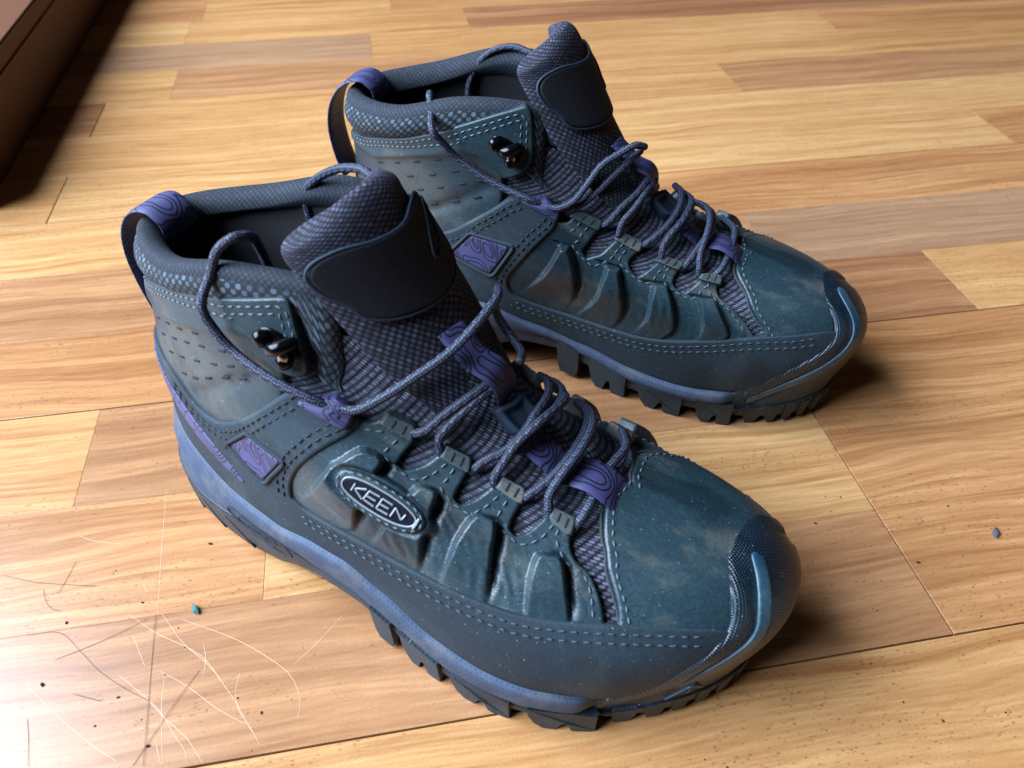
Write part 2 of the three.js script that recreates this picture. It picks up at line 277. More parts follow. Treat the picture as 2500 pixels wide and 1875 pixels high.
const INNER = {
  rand: [[.444, .28], [.428, .304], [.395, .3], [.368, .291], [.327, .238], [.301, .19], [.281, .165], [.251, .158], [.223, .172], [.208, .188], [.204, .235], [.209, .292], [.235, .454], [.281, .652], [.29, .7], [.27, .705], [.254, .692], [.237, .648], [.198, .51], [.166, .372], [.14, .34], [.1, .38], [.05, .42], [0, .44], [-.002, .1], [.05, .1], [.1, .08], [.15, .075], [.188, .1], [.223, .06], [.254, .025], [.285, .01], [.315, .02], [.339, .03], [.365, .03], [.39, .06], [.42, .2]],
  randTop: [[.414, .305], [.395, .3], [.368, .291], [.327, .238], [.301, .19], [.281, .165], [.251, .158], [.223, .172], [.208, .188]],
  randFront: [[.204, .235], [.209, .292], [.235, .454], [.281, .652]],
  quarterTop: [[.254, .692], [.237, .648], [.198, .51], [.166, .372], [.14, .34], [.1, .38]],
  eyestay: [[.283, .639], [.303, .7], [.323, .744], [.339, .732], [.32, .68], [.3, .622], [.285, .56], [.274, .512], [.273, .48], [.291, .536], [.305, .59], [.324, .648], [.35, .703], [.359, .675], [.342, .63], [.327, .593], [.314, .55], [.307, .505], [.307, .474], [.331, .552], [.348, .596], [.363, .629], [.375, .607], [.36, .57], [.348, .537], [.338, .5], [.334, .471], [.336, .451], [.354, .5], [.368, .535], [.38, .565], [.394, .556], [.383, .525], [.373, .495], [.367, .465], [.366, .447], [.368, .41], [.366, .293]],
  quarterLow: [[.364, .22], [.28, .12], [.2, .15], [.195, .25], [.2, .33], [.225, .47], [.268, .63]],
  tabs: [[[.3, .7], [.321, .75], [.341, .736], [.32, .68]], [[.328, .66], [.349, .709], [.361, .68], [.34, .625]], [[.346, .594], [.364, .634], [.377, .609], [.358, .565]], [[.366, .534], [.381, .57], [.397, .557], [.381, .514]]],
  vamp: [[.5, .622], [.485, .628], [.465, .622], [.437, .601], [.414, .557], [.394, .475], [.381, .41], [.375, .291], [.36, .2], [.43, .24], [.448, .33], [.47, .39], [.5, .41]],
  bump: [[.5, .437], [.483, .43], [.459, .382], [.443, .305], [.42, .22], [.398, .15], [.378, .085], [.362, .03], [.345, -.01], [.342, -.02], [.338, -.03], [.345, -.07], [.4, -.1], [.5, -.1]],
  ankle: [[-.002, .73], [.04, .73], [.077, .74], [.144, .821], [.202, .879], [.226, .892], [.245, .912], [.262, .93], [.275, .9], [.272, .84], [.26, .77], [.246, .7], [.2, .45], [.15, .3], [.1, .3], [0, .38]],
  flap: [[.239, .908], [.283, .95], [.326, .976], [.33, .965], [.324, .92], [.316, .878], [.3, .838], [.28, .8], [.262, .77], [.255, .82], [.248, .87]],
  ribs: [[[.21, .19], [.258, .511], [.266, .515], [.262, .441], [.239, .14]], [[.245, .14], [.285, .488], [.299, .495], [.291, .437], [.272, .15]], [[.282, .15], [.312, .461], [.33, .48], [.324, .432], [.306, .18]], [[.322, .2], [.344, .445], [.359, .448], [.354, .393], [.346, .24]]],
  loopA: [[.258, .69], [.274, .722], [.297, .756], [.301, .732], [.281, .655]], loopB: [[.168, .3], [.189, .415], [.216, .42], [.194, .265]],
  strap: [[.03, .39], [.06, .375], [.1, .325], [.137, .272], [.163, .228], [.172, .198], [.148, .2], [.118, .225], [.085, .265], [.05, .31], [.03, .33]],
  hook: [.29, .878], collarFront: [[.345, 1], [.35, .98], [.342, .93], [.325, .87], [.305, .81]],
  vf: [[0, .15], [.05, .145], [.1, .125], [.15, .11], [.19, .125], [.223, .08], [.254, .044], [.285, .027], [.315, .03], [.345, .03], [.37, .03], [.42, .03], [.5, .03]],
  lugs: [[.24, .256, 0], [.264, .29, 1], [.299, .328, 1], [.338, .364, 1], [.374, .388, 2], [.393, .405, 2], [.41, .421, 2], [.427, .438, 2], [.445, .458, 2], [.465, .478, 2]],
};
function along(t, x) { for (let i = 1; i < t.length; i++) if (x <= t[i][0]) { const f = (x - t[i - 1][0]) / (t[i][0] - t[i - 1][0]), s = f * f * (3 - 2 * f); return lerp(t[i - 1][1], t[i][1], lerp(f, s, 0.5)); } return t[t.length - 1][1]; }
const Y_MID = [[0, .017], [.1, .018], [.16, .021], [.2, .025], [.235, .024], [.26, .017], [.29, .0115], [.36, .011], [.42, .013], [.5, .017]];   // foot of the midsole
const Y_LOW = [[0, .005], [.04, .0012], [.07, .0006], [.15, .0006], [.175, .004], [.2, .013], [.215, .017], [.24, .016], [.265, .009], [.29, .005], [.36, .006], [.42, .009], [.5, .013]];   // underside between the lugs
const Y_LUG = [[0, .003], [.06, 0], [.24, .004], [.262, .0005], [.27, 0], [.37, 0], [.4, .002], [.44, .005], [.5, .008]];                        // treading faces

function makeBoot(name, label, inner, angle, at) {
  const P = makeForm(inner), boot = new THREE.Group(); boot.name = name; boot.userData = { label, category: 'boot', group: 'pair of hiking boots' };
  boot.position.set(at[0], 0, at[1]); boot.rotation.y = -angle * Math.PI / 180; scene.add(boot);
  const S = inner ? [INNER, OUTER] : [OUTER, INNER], mir = (q, s) => s ? q.map(p => [1 - p[0], ...p.slice(1)]) : q, zc = inner ? 0.0075 : -0.0075;
  const uv3 = (u, v, h = 0) => { const f = frameAt(P, u, v); return f.p.addScaledVector(f.n, h); };

  // ---- sole
  const wall = (u, y, out) => { const f = frameAt(P, u, 0.02), n = V3(f.n.x, 0, f.n.z).normalize(); return V3(f.p.x, y, f.p.z).addScaledVector(n, out); };
  const side = (u) => { u = ((u % 1) + 1) % 1; return u > 0.5 ? [1 - u, S[1]] : [u, S[0]]; };
  {
    const N = 300, ring = (fn) => { const r = []; for (let i = 0; i <= N; i++) r.push(fn(i / N)); return r; };
    const sweep = (fn, name, mat, capAt) => {
      const rows = ring(fn), m = rows[0].length, pos = [], uv = [], idx = []; let L = 0;
      rows.forEach((r, i) => { if (i) L += r[1].distanceTo(rows[i - 1][1]); let w = 0; r.forEach((p, k) => { if (k) w += p.distanceTo(r[k - 1]); pos.push(p.x, p.y, p.z); uv.push(L, w); }); });
      for (let i = 0; i < N; i++) for (let k = 0; k < m - 1; k++) { const a = i * m + k, b = a + m; idx.push(a, a + 1, b + 1, a, b + 1, b); }
      if (capAt !== undefined) { const c = pos.length / 3; for (let i = 0; i <= N; i++) { const p = rows[i][m - 1]; pos.push(p.x * 0.2 + 0.104, p.y + 0.001, p.z * 0.2); uv.push(p.x, p.z); } for (let i = 0; i < N; i++) idx.push(i * m + m - 1, c + i, c + i + 1, i * m + m - 1, c + i + 1, (i + 1) * m + m - 1); }
      return part(name, geo(pos, idx, uv), mat, boot);
    };
    const mid = sweep(u => {
      const [s, t] = side(u), vf = along(t.vf, s), f = frameAt(P, u, vf), yt = f.p.y, yb = along(Y_MID, s), n = V3(f.n.x, 0, f.n.z).normalize(), cut = smooth(0.352, 0.372, s), heel = smooth(0.2, 0.1, s), bulge = 0.0055 - 0.001 * heel - 0.006 * cut, mo = 0.0042 + 0.005 * heel - 0.005 * cut;
      const o = (h, y) => V3(f.p.x, y, f.p.z).addScaledVector(n, h), q = wall(u, yb, mo), k = (x) => { const a = o(bulge, 0), b = wall(u, 0, mo); return V3(lerp(a.x, b.x, x), lerp(yt - 0.002, yb, x), lerp(a.z, b.z, x)); };
      const c2 = k(0.35), c3 = k(0.7); c2.addScaledVector(n, 0.0012); c3.addScaledVector(n, 0.0004);
      return [o(-0.003, yt + 0.0004), o(0.002 - 0.003 * cut, yt + 0.0003), o(0.0036 - 0.0045 * cut, yt - 0.0004), o(bulge * 0.9, yt - 0.0014), k(0.06), k(0.14), c2, c3, k(0.93), q, wall(u, yb - 0.0008, 0.002)];
    }, 'midsole', M.midsole);
    mid.userData.label = 'lavender blue foam midsole band';
    sweep(u => { const [s] = side(u), yb = along(Y_MID, s), yl = along(Y_LOW, s); const h = 0.0058 * smooth(0.2, 0.1, s) - 0.0022 * smooth(0.355, 0.375, s); return [wall(u, yb + 0.001, -0.002), wall(u, yb + 0.0008, 0.0034 + h), wall(u, yb, 0.0046 + h), wall(u, lerp(yb, yl, 0.6), 0.0044 + h), wall(u, yl + 0.001, 0.003 + h), wall(u, yl, -0.001), wall(u, yl + 0.0006, -0.012)]; }, 'outsole', M.rubber, 1);
    // each lug has its own toothed profile
    const prof = [[[0, 1], [0.06, .3], [0.2, 0], [.85, 0], [1, .25], [1, 1]], [[0, 1], [0, .62], [.1, .2], [.22, 0], [.4, 0], [.5, .42], [.58, .46], [.64, .04], [.7, 0], [.95, 0], [1, .08], [1, 1]], [[0, 1], [.1, .25], [.25, 0], [.8, 0], [1, .3], [1, 1]]];
    for (const s of [0, 1]) for (const [a, b, kind] of S[s].lugs) {
      const q = prof[kind], sh = q.map(p => new THREE.Vector2(p[0], p[1])), tri = THREE.ShapeUtils.triangulateShape(sh, []), pos = [], idx = [], n = q.length, D = kind === 2 ? [0.0026, 0.002, -0.013] : [0.0056, 0.005, -0.013];
      q.forEach(([x, y]) => { const w = lerp(a, b, x), u = s ? 1 - w : w, y0 = along(Y_LUG, w), y1 = along(Y_MID, w) + (kind === 2 ? 0.002 : 0.0036), Y = lerp(y0, y1, y); [[D[0], 0.0006], [D[0] + 0.0008, 0], [D[2], 0]].forEach(([o, dy]) => { const p = wall(u, Y + (y < 0.05 && o === D[0] ? 0.0004 : 0), o - 0.001 * (1 - y)); pos.push(p.x, p.y, p.z); }); });
      const flip = s === 1; const add = (i, j, k) => flip ? idx.push(i, k, j) : idx.push(i, j, k);
      for (const t of tri) { add(t[0] * 3 + 1, t[1] * 3 + 1, t[2] * 3 + 1); add(t[0] * 3 + 2, t[2] * 3 + 2, t[1] * 3 + 2); }
      for (let i = 0; i < n; i++) { const j = (i + 1) % n; add(i * 3 + 1, i * 3 + 2, j * 3 + 2); add(i * 3 + 1, j * 3 + 2, j * 3 + 1); }
      const g = geo(pos, idx, pos.flatMap((_, i) => i % 3 ? [] : [pos[i] * 1, pos[i + 1]])); part('lug', toCreasedNormals(g, 0.5), M.rubber, boot);
    }
    // slanting grooves as dark beads, their shade in the colour; oval medallion on the heel's flank
    for (const s of [0, 1]) for (const a of [.085, .112, .139]) { const q = [0, 0.35, 0.7, 1].map(t => { const w = a + 0.02 * t; return wall(s ? 1 - w : w, lerp(along(Y_MID, w) - 0.003, 0.0055, t), 0.0044 + 0.0058 * smooth(0.2, 0.1, w) - 0.0002); }); part('heel_groove', tube(q, 0.0006, 6), M.hole, boot); }
    if (!inner) {
      const oval = (a, e) => { const w = 0.172 + 0.026 * e * Math.cos(a) + 0.004 * e * Math.sin(a), y = 0.0262 + 0.0052 * e * Math.sin(a) - 0.001 * Math.cos(a) * e; return wall(w, y, 0.0066 + 0.0012 * smooth(0.18, 0.15, w) + 0.0006 * (1 - e)); };
      const pts = []; for (let k = 0; k < 28; k++) pts.push(oval(k / 28 * 6.2832, 1)); const med = part('medallion', tube(pts, 0.0004, 6, 1, true), M.rubber, boot);
      for (const [r, a0, a1] of [[.62, 0.5, 5.8], [.3, 0.6, 5.7]]) { const q = []; for (let k = 0; k <= 16; k++) q.push(oval(lerp(a0, a1, k / 16), r)); part('medallion_line', tube(q, 0.0004, 6), M.rubber, med); }
    }
  }

  // ---- lining and the mesh that shows between the panels
  {
    const NU = 260, NV = 70, pos = [], idx = [], uv = []; const len = [0]; for (let j = 1; j <= NV; j++) len.push(len[j - 1] + P(0.47, j / NV).distanceTo(P(0.47, (j - 1) / NV))); const cum = []; for (let j = 0; j <= NV; j++) { const r = [0]; for (let i = 1; i <= NU; i++) r.push(r[i - 1] + P(i / NU, j / NV * 0.95).distanceTo(P((i - 1) / NU, j / NV * 0.95))); cum.push(r.map(q => q - r[NU / 2])); } const flat = cum[Math.round(NV * 0.72)];
    for (let j = 0; j <= NV; j++) for (let i = 0; i <= NU; i++) { const u = i / NU, v = j / NV * 0.9, f = frameAt(P, u, v), p = f.p.addScaledVector(f.n, -0.0012); pos.push(p.x, p.y, p.z); uv.push(flat[i], len[j]); if (i < NU && j < NV) { const a = j * (NU + 1) + i; idx.push(a, a + 1, a + NU + 2, a, a + NU + 2, a + NU + 1); } }
    part('mesh_liner', geo(pos, idx, uv), M.mesh, boot);
    const p2 = [], i2 = []; for (let j = 0; j <= 30; j++) for (let i = 0; i <= 120; i++) { const u = i / 120, f = frameAt(P, u, j / 30 * 0.9), p = f.p.addScaledVector(f.n, -0.0045); p2.push(p.x, p.y, p.z); if (i < 120 && j < 30) { const a = j * 121 + i; i2.push(a, a + 122, a + 1, a, a + 121, a + 122); } }
    part('lining', geo(p2, i2), M.lining, boot);
    const p3 = [], i3 = []; for (let i = 0; i <= 100; i++) { const p = P(i / 100, 0.08); p3.push(p.x, p.y - 0.004, p.z, 0.13 + (p.x - 0.13) * 0.1, 0.034, p.z * 0.1); if (i < 100) i3.push(i * 2, i * 2 + 3, i * 2 + 1, i * 2, i * 2 + 2, i * 2 + 3); }
    part('insole', geo(p3, i3), M.lining, boot);
  }

  // ---- leather panels
  for (const s of [0, 1]) {
    const D = S[s], lat = (inner ? 1 - s : s) === 0;   // lat: the foot's outer flank
    const st = (pts, par, o) => stitches(P, mir(pts, s), par, o), sg = s ? -1 : 1;
    // ankle with its moulded ridge and creases
    const ridge = sdLine([[.02, .69], [.103, .662], [.177, .775], [.225, .824], [.255, .84]]), crease = sdLine(lat ? [[.135, .41], [.146, .439], [.189, .598], [.24, .74]] : [[.14, .42], [.16, .47], [.2, .6], [.245, .73]]);
    const rim2 = sdLine(mir(D.ankle.slice(0, 8), 0));
    const an = part('ankle_panel', patch(P, mir(D.ankle, s), { lift: 0.0002, thick: 0.0015, height: (u, v) => { const w = s ? 1 - u : u, r = ridge(w, v); return 0.0011 * Math.exp(-((r / 0.0028) ** 2)) - 0.0011 * Math.exp(-((crease(w, v) / 0.003) ** 2)); } }), M.ankle, boot);
    const top = D.ankle.slice(1, 8).map(p => [p[0], p[1] - 0.022]); st(top, an, { lift: 0.0019 }); st(top.map(p => [p[0], p[1] - 0.024]), an, { lift: 0.0019 });
    // quarter with the four moulded ribs
    const poly = [...D.eyestay, ...D.quarterLow], ribs = D.ribs.map(r => { const f = frameAt(P, s ? 1 - 0.28 : 0.28, 0.45), su = f.a.length(), sv = f.b.length(); return { sd: sdfOf(roundPoly(r.map(p => [p[0] * su, p[1] * sv]), 1)), su, sv, vt: Math.max(...r.map(p => p[1])), vb: r[0][1], gr: sdLine(r.slice(-4)) }; });
    const wr = new ImprovedNoise();
    const qp = part('quarter_panel', patch(P, mir(poly, s), {
      lift: 0.0004, thick: 0.0014, step: 0.0006, height: (u, v, d) => {
        const w = s ? 1 - u : u; let h = 0;
        for (const r of ribs) { const e = r.sd(w * r.su, v * r.sv), ramp = clamp((v - r.vb) / (r.vt - r.vb)); h += (0.0002 + 0.0046 * smooth(0, 0.85, ramp)) * clamp((e + 0.0002) / 0.0013); if (e < 0.0002) h -= 0.002 * smooth(0.05, 0.5, ramp) * Math.exp(-((r.gr(w, v) / 0.0014) ** 2)); }
        if (lat && !inner) { const a = ((w - .274) * .034 - (v - .495) * .0064) / (.0158 * .034 + .0238 * .0064), b = ((w - .274) * .0238 + (v - .495) * .0158) / (.0158 * .034 + .0238 * .0064), k = smooth(1.5, 1.25, Math.hypot(a, b * 0.74)); h = lerp(h, 0.0022, k); }
        const fl = (w - 0.2) * 330 - v * 16, amp = 0.00011 * smooth(0.235, 0.27, w) * smooth(0.6, 0.4, v); h += amp * (Math.sin(fl * 3.1 + 3 * wr.noise(w * 60, v * 14, 1)) * wr.noise(w * 40, v * 9, 7) * 2.2);
        return h;
      }
    }), M.leather, boot);
    const es = D.eyestay, in1 = es.map(p => p); st(insetLine(P, in1, -0.0034), qp, { lift: 0.0021, len: 0.0026 });
    // eyelet tabs
    D.tabs.forEach((t) => {
      const tb = part('eyelet_tab', patch(P, mir(grow(t, 1.06), s), { lift: 0.0012, thick: 0.0026, bevel: 0.0008, step: 0.0008, round: 1 }), M.tab, boot);
      const c = t.reduce((a, p) => [a[0] + p[0] / t.length, a[1] + p[1] / t.length], [0, 0]), d = [(t[3][0] - t[0][0]) * 0.28, (t[3][1] - t[0][1]) * 0.28], e = [(t[1][0] - t[0][0]) * 0.28, (t[1][1] - t[0][1]) * 0.28];
      for (const k of [-0.5, 0.6]) { const a = mir([[c[0] + d[0] * k - e[0], c[1] + d[1] * k - e[1]], [c[0] + d[0] * k + e[0], c[1] + d[1] * k + e[1]]], s); part('tab_groove', tube(a.map(p => uv3(p[0], p[1], 0.0037)), 0.00045, 5), M.hole, tb); }  // slits as dark beads, shade in their colour
    });
    // flap with the lace hook
    const fl = part('hook_flap', patch(P, mir(D.flap, s), { lift: 0.0024, thick: 0.0017, bevel: 0.0007, skirt: 0.003 }), M.ankle, boot);
    const inn = lat ? [[.246, .898], [.28, .922], [.296, .931], [.3, .926], [.299, .9], [.294, .86], [.287, .825]] : [[.243, .893], [.283, .934], [.316, .958], [.321, .951], [.317, .92], [.309, .885], [.298, .852]]; st(inn, fl, { lift: 0.0042 }); st(inn, fl, { lift: 0.0042, shift: 0.0026 * sg });
    lace_hook(P, D.hook, s, boot);
    // rand and heel quarter in one piece, two rows of stitching
    const rd = part('rand_panel', patch(P, mir(D.rand, s), { lift: 0.0012, thick: 0.0019, bevel: 0.0011, step: 0.0013 }), M.nubuck, boot);
    for (const k of [0.0032, 0.0062]) { st(D.randTop, rd, { lift: 0.0034, shift: -k * sg, gap: 0.0016, r: 0.0003, mat: M.thread2 }); st(D.randFront, rd, { lift: 0.0034, shift: -k * sg, mat: M.darkThread, len: 0.003 }); st(D.quarterTop, rd, { lift: 0.0034, shift: -k * sg, mat: M.darkThread, len: 0.003 }); }
    // webbing: keeper for the lace, window in the heel quarter, heel strap
    const ka = part('lace_keeper', patch(P, mir(D.loopA, s), { lift: 0.0034, thick: 0.0024, bevel: 0.0009, round: 1, height: (u, v, d) => 0.0012 * smooth(0, 0.006, d) }), M.web, boot); ka.userData.label = 'purple webbing lace keeper with contour line print';
    const cq = D.loopB, cc = cq.reduce((a, p) => [a[0] + p[0] / cq.length, a[1] + p[1] / cq.length], [0, 0]); const rimq = cq.map(p => [cc[0] + (p[0] - cc[0]) * 1.16, cc[1] + (p[1] - cc[1]) * 1.16]);
    const wb = part('heel_webbing', patch(P, mir(cq, s), { lift: 0.0029, thick: 0.0009, bevel: 0.0005, round: 0 }), M.web, boot);
    const rp = mir(rimq, s).flatMap((p, i, a) => { const b = a[(i + 1) % a.length]; return [0.04, 0.35, 0.65, 0.96].map(t => [lerp(p[0], b[0], t), lerp(p[1], b[1], t)]); }); part('webbing_rim', tube(pathOn(P, rp, 0.0034, true, 6).map(a => a.p), 0.0009, 6, 1, true), M.nubuck, wb);
    part('heel_strap', patch(P, mir(D.strap, s), { lift: 0.0029, thick: 0.0008, bevel: 0.0006, round: 1 }), M.web, boot);
    // perforations: dark beads, the shade of each hole put into the colour
    if (s === 0) {
      const rows = lat ? [[[.094, .6], [.122, .645], [.15, .69], [.18, .742], [.21, .782]], [[.098, .54], [.125, .588], [.15, .636], [.177, .69], [.207, .738]], [[.108, .492], [.13, .53], [.155, .58], [.18, .634], [.205, .688], [.228, .738]], [[.125, .452], [.143, .487], [.163, .542], [.187, .607], [.21, .66]]] : [[[.11, .63], [.14, .675], [.17, .725], [.2, .77]], [[.12, .57], [.15, .62], [.18, .675], [.21, .73], [.232, .765]], [[.13, .51], [.155, .56], [.18, .615], [.207, .672], [.23, .715]], [[.14, .455], [.163, .505], [.187, .562], [.212, .622]]];
      for (const r of rows) r.forEach((p, i) => {
        const q = r[Math.min(i + 1, r.length - 1)], b = r[Math.max(i - 1, 0)], f = frameAt(P, p[0], p[1]), t = uv3(q[0], q[1]).sub(uv3(b[0], b[1])).normalize(), y = f.n.clone().cross(t).normalize(), c = f.p.clone().addScaledVector(f.n, 0.0016), w = 0.0019, dn = f.b.clone().normalize().multiplyScalar(-0.00075), c2 = c.clone().add(dn).addScaledVector(f.n, -0.0001);
        const h = part('perforation', tube([c.clone().addScaledVector(t, -w), c.clone().addScaledVector(f.n, 0.0001), c.clone().addScaledVector(t, w)], 0.0005, 6), M.hole, an);
      });
    }
  }
  // ---- vamp and toe bumper across the front
  {
    const join = (k) => [...S[0][k], ...[...S[1][k]].reverse().map(p => [1 - p[0], p[1]])].filter((p, i, a) => i === 0 || Math.hypot(p[0] - a[i - 1][0], p[1] - a[i - 1][1]) > 1e-3);
    const vp = part('vamp_panel', patch(P, join('vamp'), { lift: 0.0008, thick: 0.0017, bevel: 0.0011 }), M.leather, boot);
    for (const s of [0, 1]) { const l = insetLine(P, S[s].vamp.slice(0, 8), 0.003); stitches(P, mir(l, s), vp, { lift: 0.0027 }); }
    for (const s of [0, 1]) part('raw_edge', tube(pathOn(P, mir(S[s].vamp.slice(0, 8), s), 0.0014, false, 6).map(a => a.p), 0.0005, 6), M.tab, vp);
    const bp = join('bump'); const up = sdLine([...S[0].bump.slice(0, 10), ...[]]), up2 = sdLine(S[1].bump.slice(0, 10).map(p => p));
    const dist = (u, v) => u > 0.5 ? up2(1 - u, v) : up(u, v);
    const bm = part('toe_bumper', patch(P, bp, { lift: 0.0012, thick: 0.0024, bevel: 0.0016, step: 0.0011, height: (u, v) => { const d = dist(u, v); const m = smooth(0.015, 0.05, Math.abs(u - 0.5)); return -0.0012 * (1 - m) * (1 - smooth(0, 0.012, d)) + 0.0003 * m * smooth(0.001, 0.004, d) - m * 0.0008 * smooth(0.0065, 0.0082, d) * smooth(0.016, 0.0142, d); } }), M.bumper, boot);
    // smooth worn band in the bumper's trough
    const tr = (k, d) => insetLine(P, S[0].bump.slice(0, 8), d).slice(k);
    const b1 = tr(1, 0.0085), b2 = tr(1, 0.0138).reverse(); part('bumper_band', patch(P, [...b1, ...b2], { lift: 0.0031, thick: 0.0009, bevel: 0.0006, step: 0.001, skirt: 0.003 }), M.band, bm);
    if (!inner) for (const q of [[[.404, -.005], [.4125, .055], [.425, .018]], [[.415, .036], [.4175, .0]]]) part('chevron', tube(pathOn(P, q, 0.0046, false, 5).map(a => a.p), 0.0005, 6), M.band, bm);
    part('bumper_rib', tube(pathOn(P, [[.37, -.04], [.41, -.035], [.45, -.03], [.5, -.02]], 0.0042).map(a => a.p), 0.0006, 6), M.bumper, bm);
  }

  // ---- padded collar
  {
    const F = (s, v) => { const t = S[s].collarFront; for (let i = 1; i < t.length; i++) if (v >= t[i][1]) return lerp(t[i][0], t[i - 1][0], (v - t[i][1]) / (t[i - 1][1] - t[i][1])); return t[t.length - 1][0]; };
    const N = 180, row = (x) => {                     // x from -1 (hidden front) over the heel to 1 (visible front)
      const s = x < 0 ? 1 : 0, a = Math.abs(x), e = Math.sqrt(1 - clamp((a - 0.93) / 0.07) ** 2), end = smooth(0.86, 1, a), q = [];
      const at = (v, h) => { const u = a * F(s, v), f = frameAt(P, s ? 1 - u : u, v); return f.p.addScaledVector(f.n, h); };
      const u1 = a * 0.33, tl = S[s].ankle.slice(0, 7), lo = (u1 < 0.246 ? along(tl, u1) : lerp(along(tl, 0.246), 0.94, clamp((u1 - 0.246) / 0.05))) - 0.035 - 0.13 * smooth(0.9, 0.97, a), vt = 0.955 - 0.03 * (1 - e);
      for (let k = 0; k <= 8; k++) { const v = lerp(lo, vt, k / 8); q.push(at(v, -0.0006 + (0.0048 - 0.0014 * smooth(0.5, 0.75, a)) * e * Math.sin(Math.PI * 0.62 * (k / 8)))); }
      const A = at(vt, -0.0006 + (0.0048 - 0.0014 * smooth(0.5, 0.75, a)) * e * Math.sin(Math.PI * 0.62)), B = at(vt, -0.0072), c = A.clone().add(B).multiplyScalar(0.5), r = A.clone().sub(B).multiplyScalar(0.5), rl = r.length();
      for (let k = 1; k < 7; k++) { const w = k / 7 * Math.PI; q.push(c.clone().addScaledVector(r, Math.cos(w)).add(V3(0, Math.sin(w) * rl * 0.95, 0))); }
      for (let k = 0; k <= 8; k++) { const v = lerp(vt, 0.885, k / 8), w = s ? 1 - a * 0.34 : a * 0.34, f = frameAt(P, w, v); q.push(f.p.addScaledVector(f.n, -0.0072 + 0.0045 * (k / 8) ** 2)); }
      return q;
    };
    const rows = []; for (let i = 0; i <= N; i++) rows.push(row(lerp(-1, 1, i / N)));
    const m = rows[0].length, build = (k0, k1, name, mat) => {
      const pos = [], uv = [], idx = [], n = k1 - k0 + 1; let L = 0;
      rows.forEach((r, i) => { if (i) L += r[8].distanceTo(rows[i - 1][8]); let w = 0; for (let k = k0; k <= k1; k++) { if (k > k0) w += r[k].distanceTo(r[k - 1]); pos.push(r[k].x, r[k].y, r[k].z); uv.push(L, w); } });
      for (let i = 0; i < N; i++) for (let k = 0; k < n - 1; k++) { const a = i * n + k, b = a + n; idx.push(a, b, b + 1, a, b + 1, a + 1); }
      return part(name, geo(pos, idx, uv), mat, boot);
    };
    build(0, 8, 'collar_pad', M.collarPad); build(8, m - 1, 'collar_lining', M.collar);
  }

  // ---- tongue
  {
    const cx = [0.157, 0.141, 0.128, 0.117, 0.108], cy = [0.099, 0.1215, 0.142, 0.159, 0.171], hw = [0.021, 0.028, 0.0295, 0.0295, 0.029], bk = [0.01, 0.014, 0.017, 0.016, 0.008], th = [0.003, 0.005, 0.007, 0.012, 0.018], zt = (b) => zc * lerp(1, 0.5, smooth(0.3, 0.8, b));
    const mid = (a, b, raw) => { const k = !raw && b > 0.84 ? Math.sqrt(1 - ((b - 0.84) / 0.16) ** 2 * 0.42) : 1; return V3(cr(cx, b) - cr(bk, b) * a * a, cr(cy, b) - 0.007 * a * a * smooth(0.6, 1, b), zt(b) + cr(hw, b) * a * k); };
    const T = (a, b, o) => { const e = 0.01, p = mid(a, b), A = mid(a + e, b, 1).sub(mid(a - e, b, 1)), B = mid(a, Math.min(1, b + e), 1).sub(mid(a, b - e, 1)), n = B.cross(A).normalize(); return p.addScaledVector(n, o); };
    const NB = 60, NA = 56, pos = [], uv = [], idx = [];
    for (let j = 0; j <= NB; j++) {
      const b = j / NB, tk = cr(th, b) * (b > 0.8 ? Math.sqrt(Math.max(0.0004, 1 - ((b - 0.8) / 0.2) ** 2)) : 1);
      for (let i = 0; i <= NA; i++) { const w = i / NA * 2 * Math.PI, ca = Math.cos(w), p = T(Math.sign(ca) * Math.pow(Math.abs(ca), 0.8), Math.min(b, 0.995), Math.sin(w) * tk / 2 - tk * 0.25); pos.push(p.x, p.y, p.z); uv.push(ca * 0.034, b * 0.1); }
    }
    for (let j = 0; j < NB; j++) for (let i = 0; i < NA; i++) { const a = j * (NA + 1) + i; idx.push(a, a + 1, a + NA + 2, a, a + NA + 2, a + NA + 1); }
    const tg = part('tongue', geo(pos, idx, uv), M.tongue, boot);
    const PT = (u, v, out) => { const b = clamp(v, 0.02, 0.99); return T(1 - 2 * u, b, cr(th, b) * 0.25); };
    const pl = [[.08, .52], [.11, .45], [.2, .42], [.5, .405], [.8, .42], [.88, .46], [.905, .52], [.91, .6], [.89, .68], [.82, .73], [.7, .742], [.55, .72], [.35, .735], [.18, .765], [.08, .74], [.03, .66], [.04, .58]];
    const tp = part('tongue_panel', patch(PT, pl, { lift: 0, thick: 0.0016, bevel: 0.0009 }), M.twill, tg);
    part('piping', tube(pathOn(PT, pl, 0.0009, true, 5).map(a => a.p), 0.0006, 6, 1, true), M.piping, tp);
    const ov = []; for (let k = 0; k < 24; k++) { const w = k / 24 * 6.2832; ov.push([.73 + .13 * Math.cos(w) + 0.03 * Math.sin(w), .59 + .055 * Math.sin(w) + .05 * Math.cos(w)]); }
    part('tongue_emblem', tube(pathOn(PT, ov, 0.0018, true, 3).map(a => a.p), 0.00055, 6, 1, true), M.piping, tp);
    for (const q of [[[.66, .58], [.67, .54]], [[.73, .62], [.68, .565], [.75, .565]], [[.78, .64], [.78, .58], [.81, .6]]]) part('tongue_emblem', tube(pathOn(PT, q, 0.0017, false, 3).map(a => a.p), 0.0005, 5), M.piping, tp);
    // webbing down the middle of the tongue
    const cen = (u, v, du, dv) => { const f = frameAt(P, u, v), a = du / f.a.length(), b = dv / f.b.length(); return [[u - a, v - b], [u + a, v - b], [u + a * 1.05, v], [u + a, v + b], [u - a, v + b], [u - a * 1.05, v]]; };
    const k = inner ? -1 : 1;
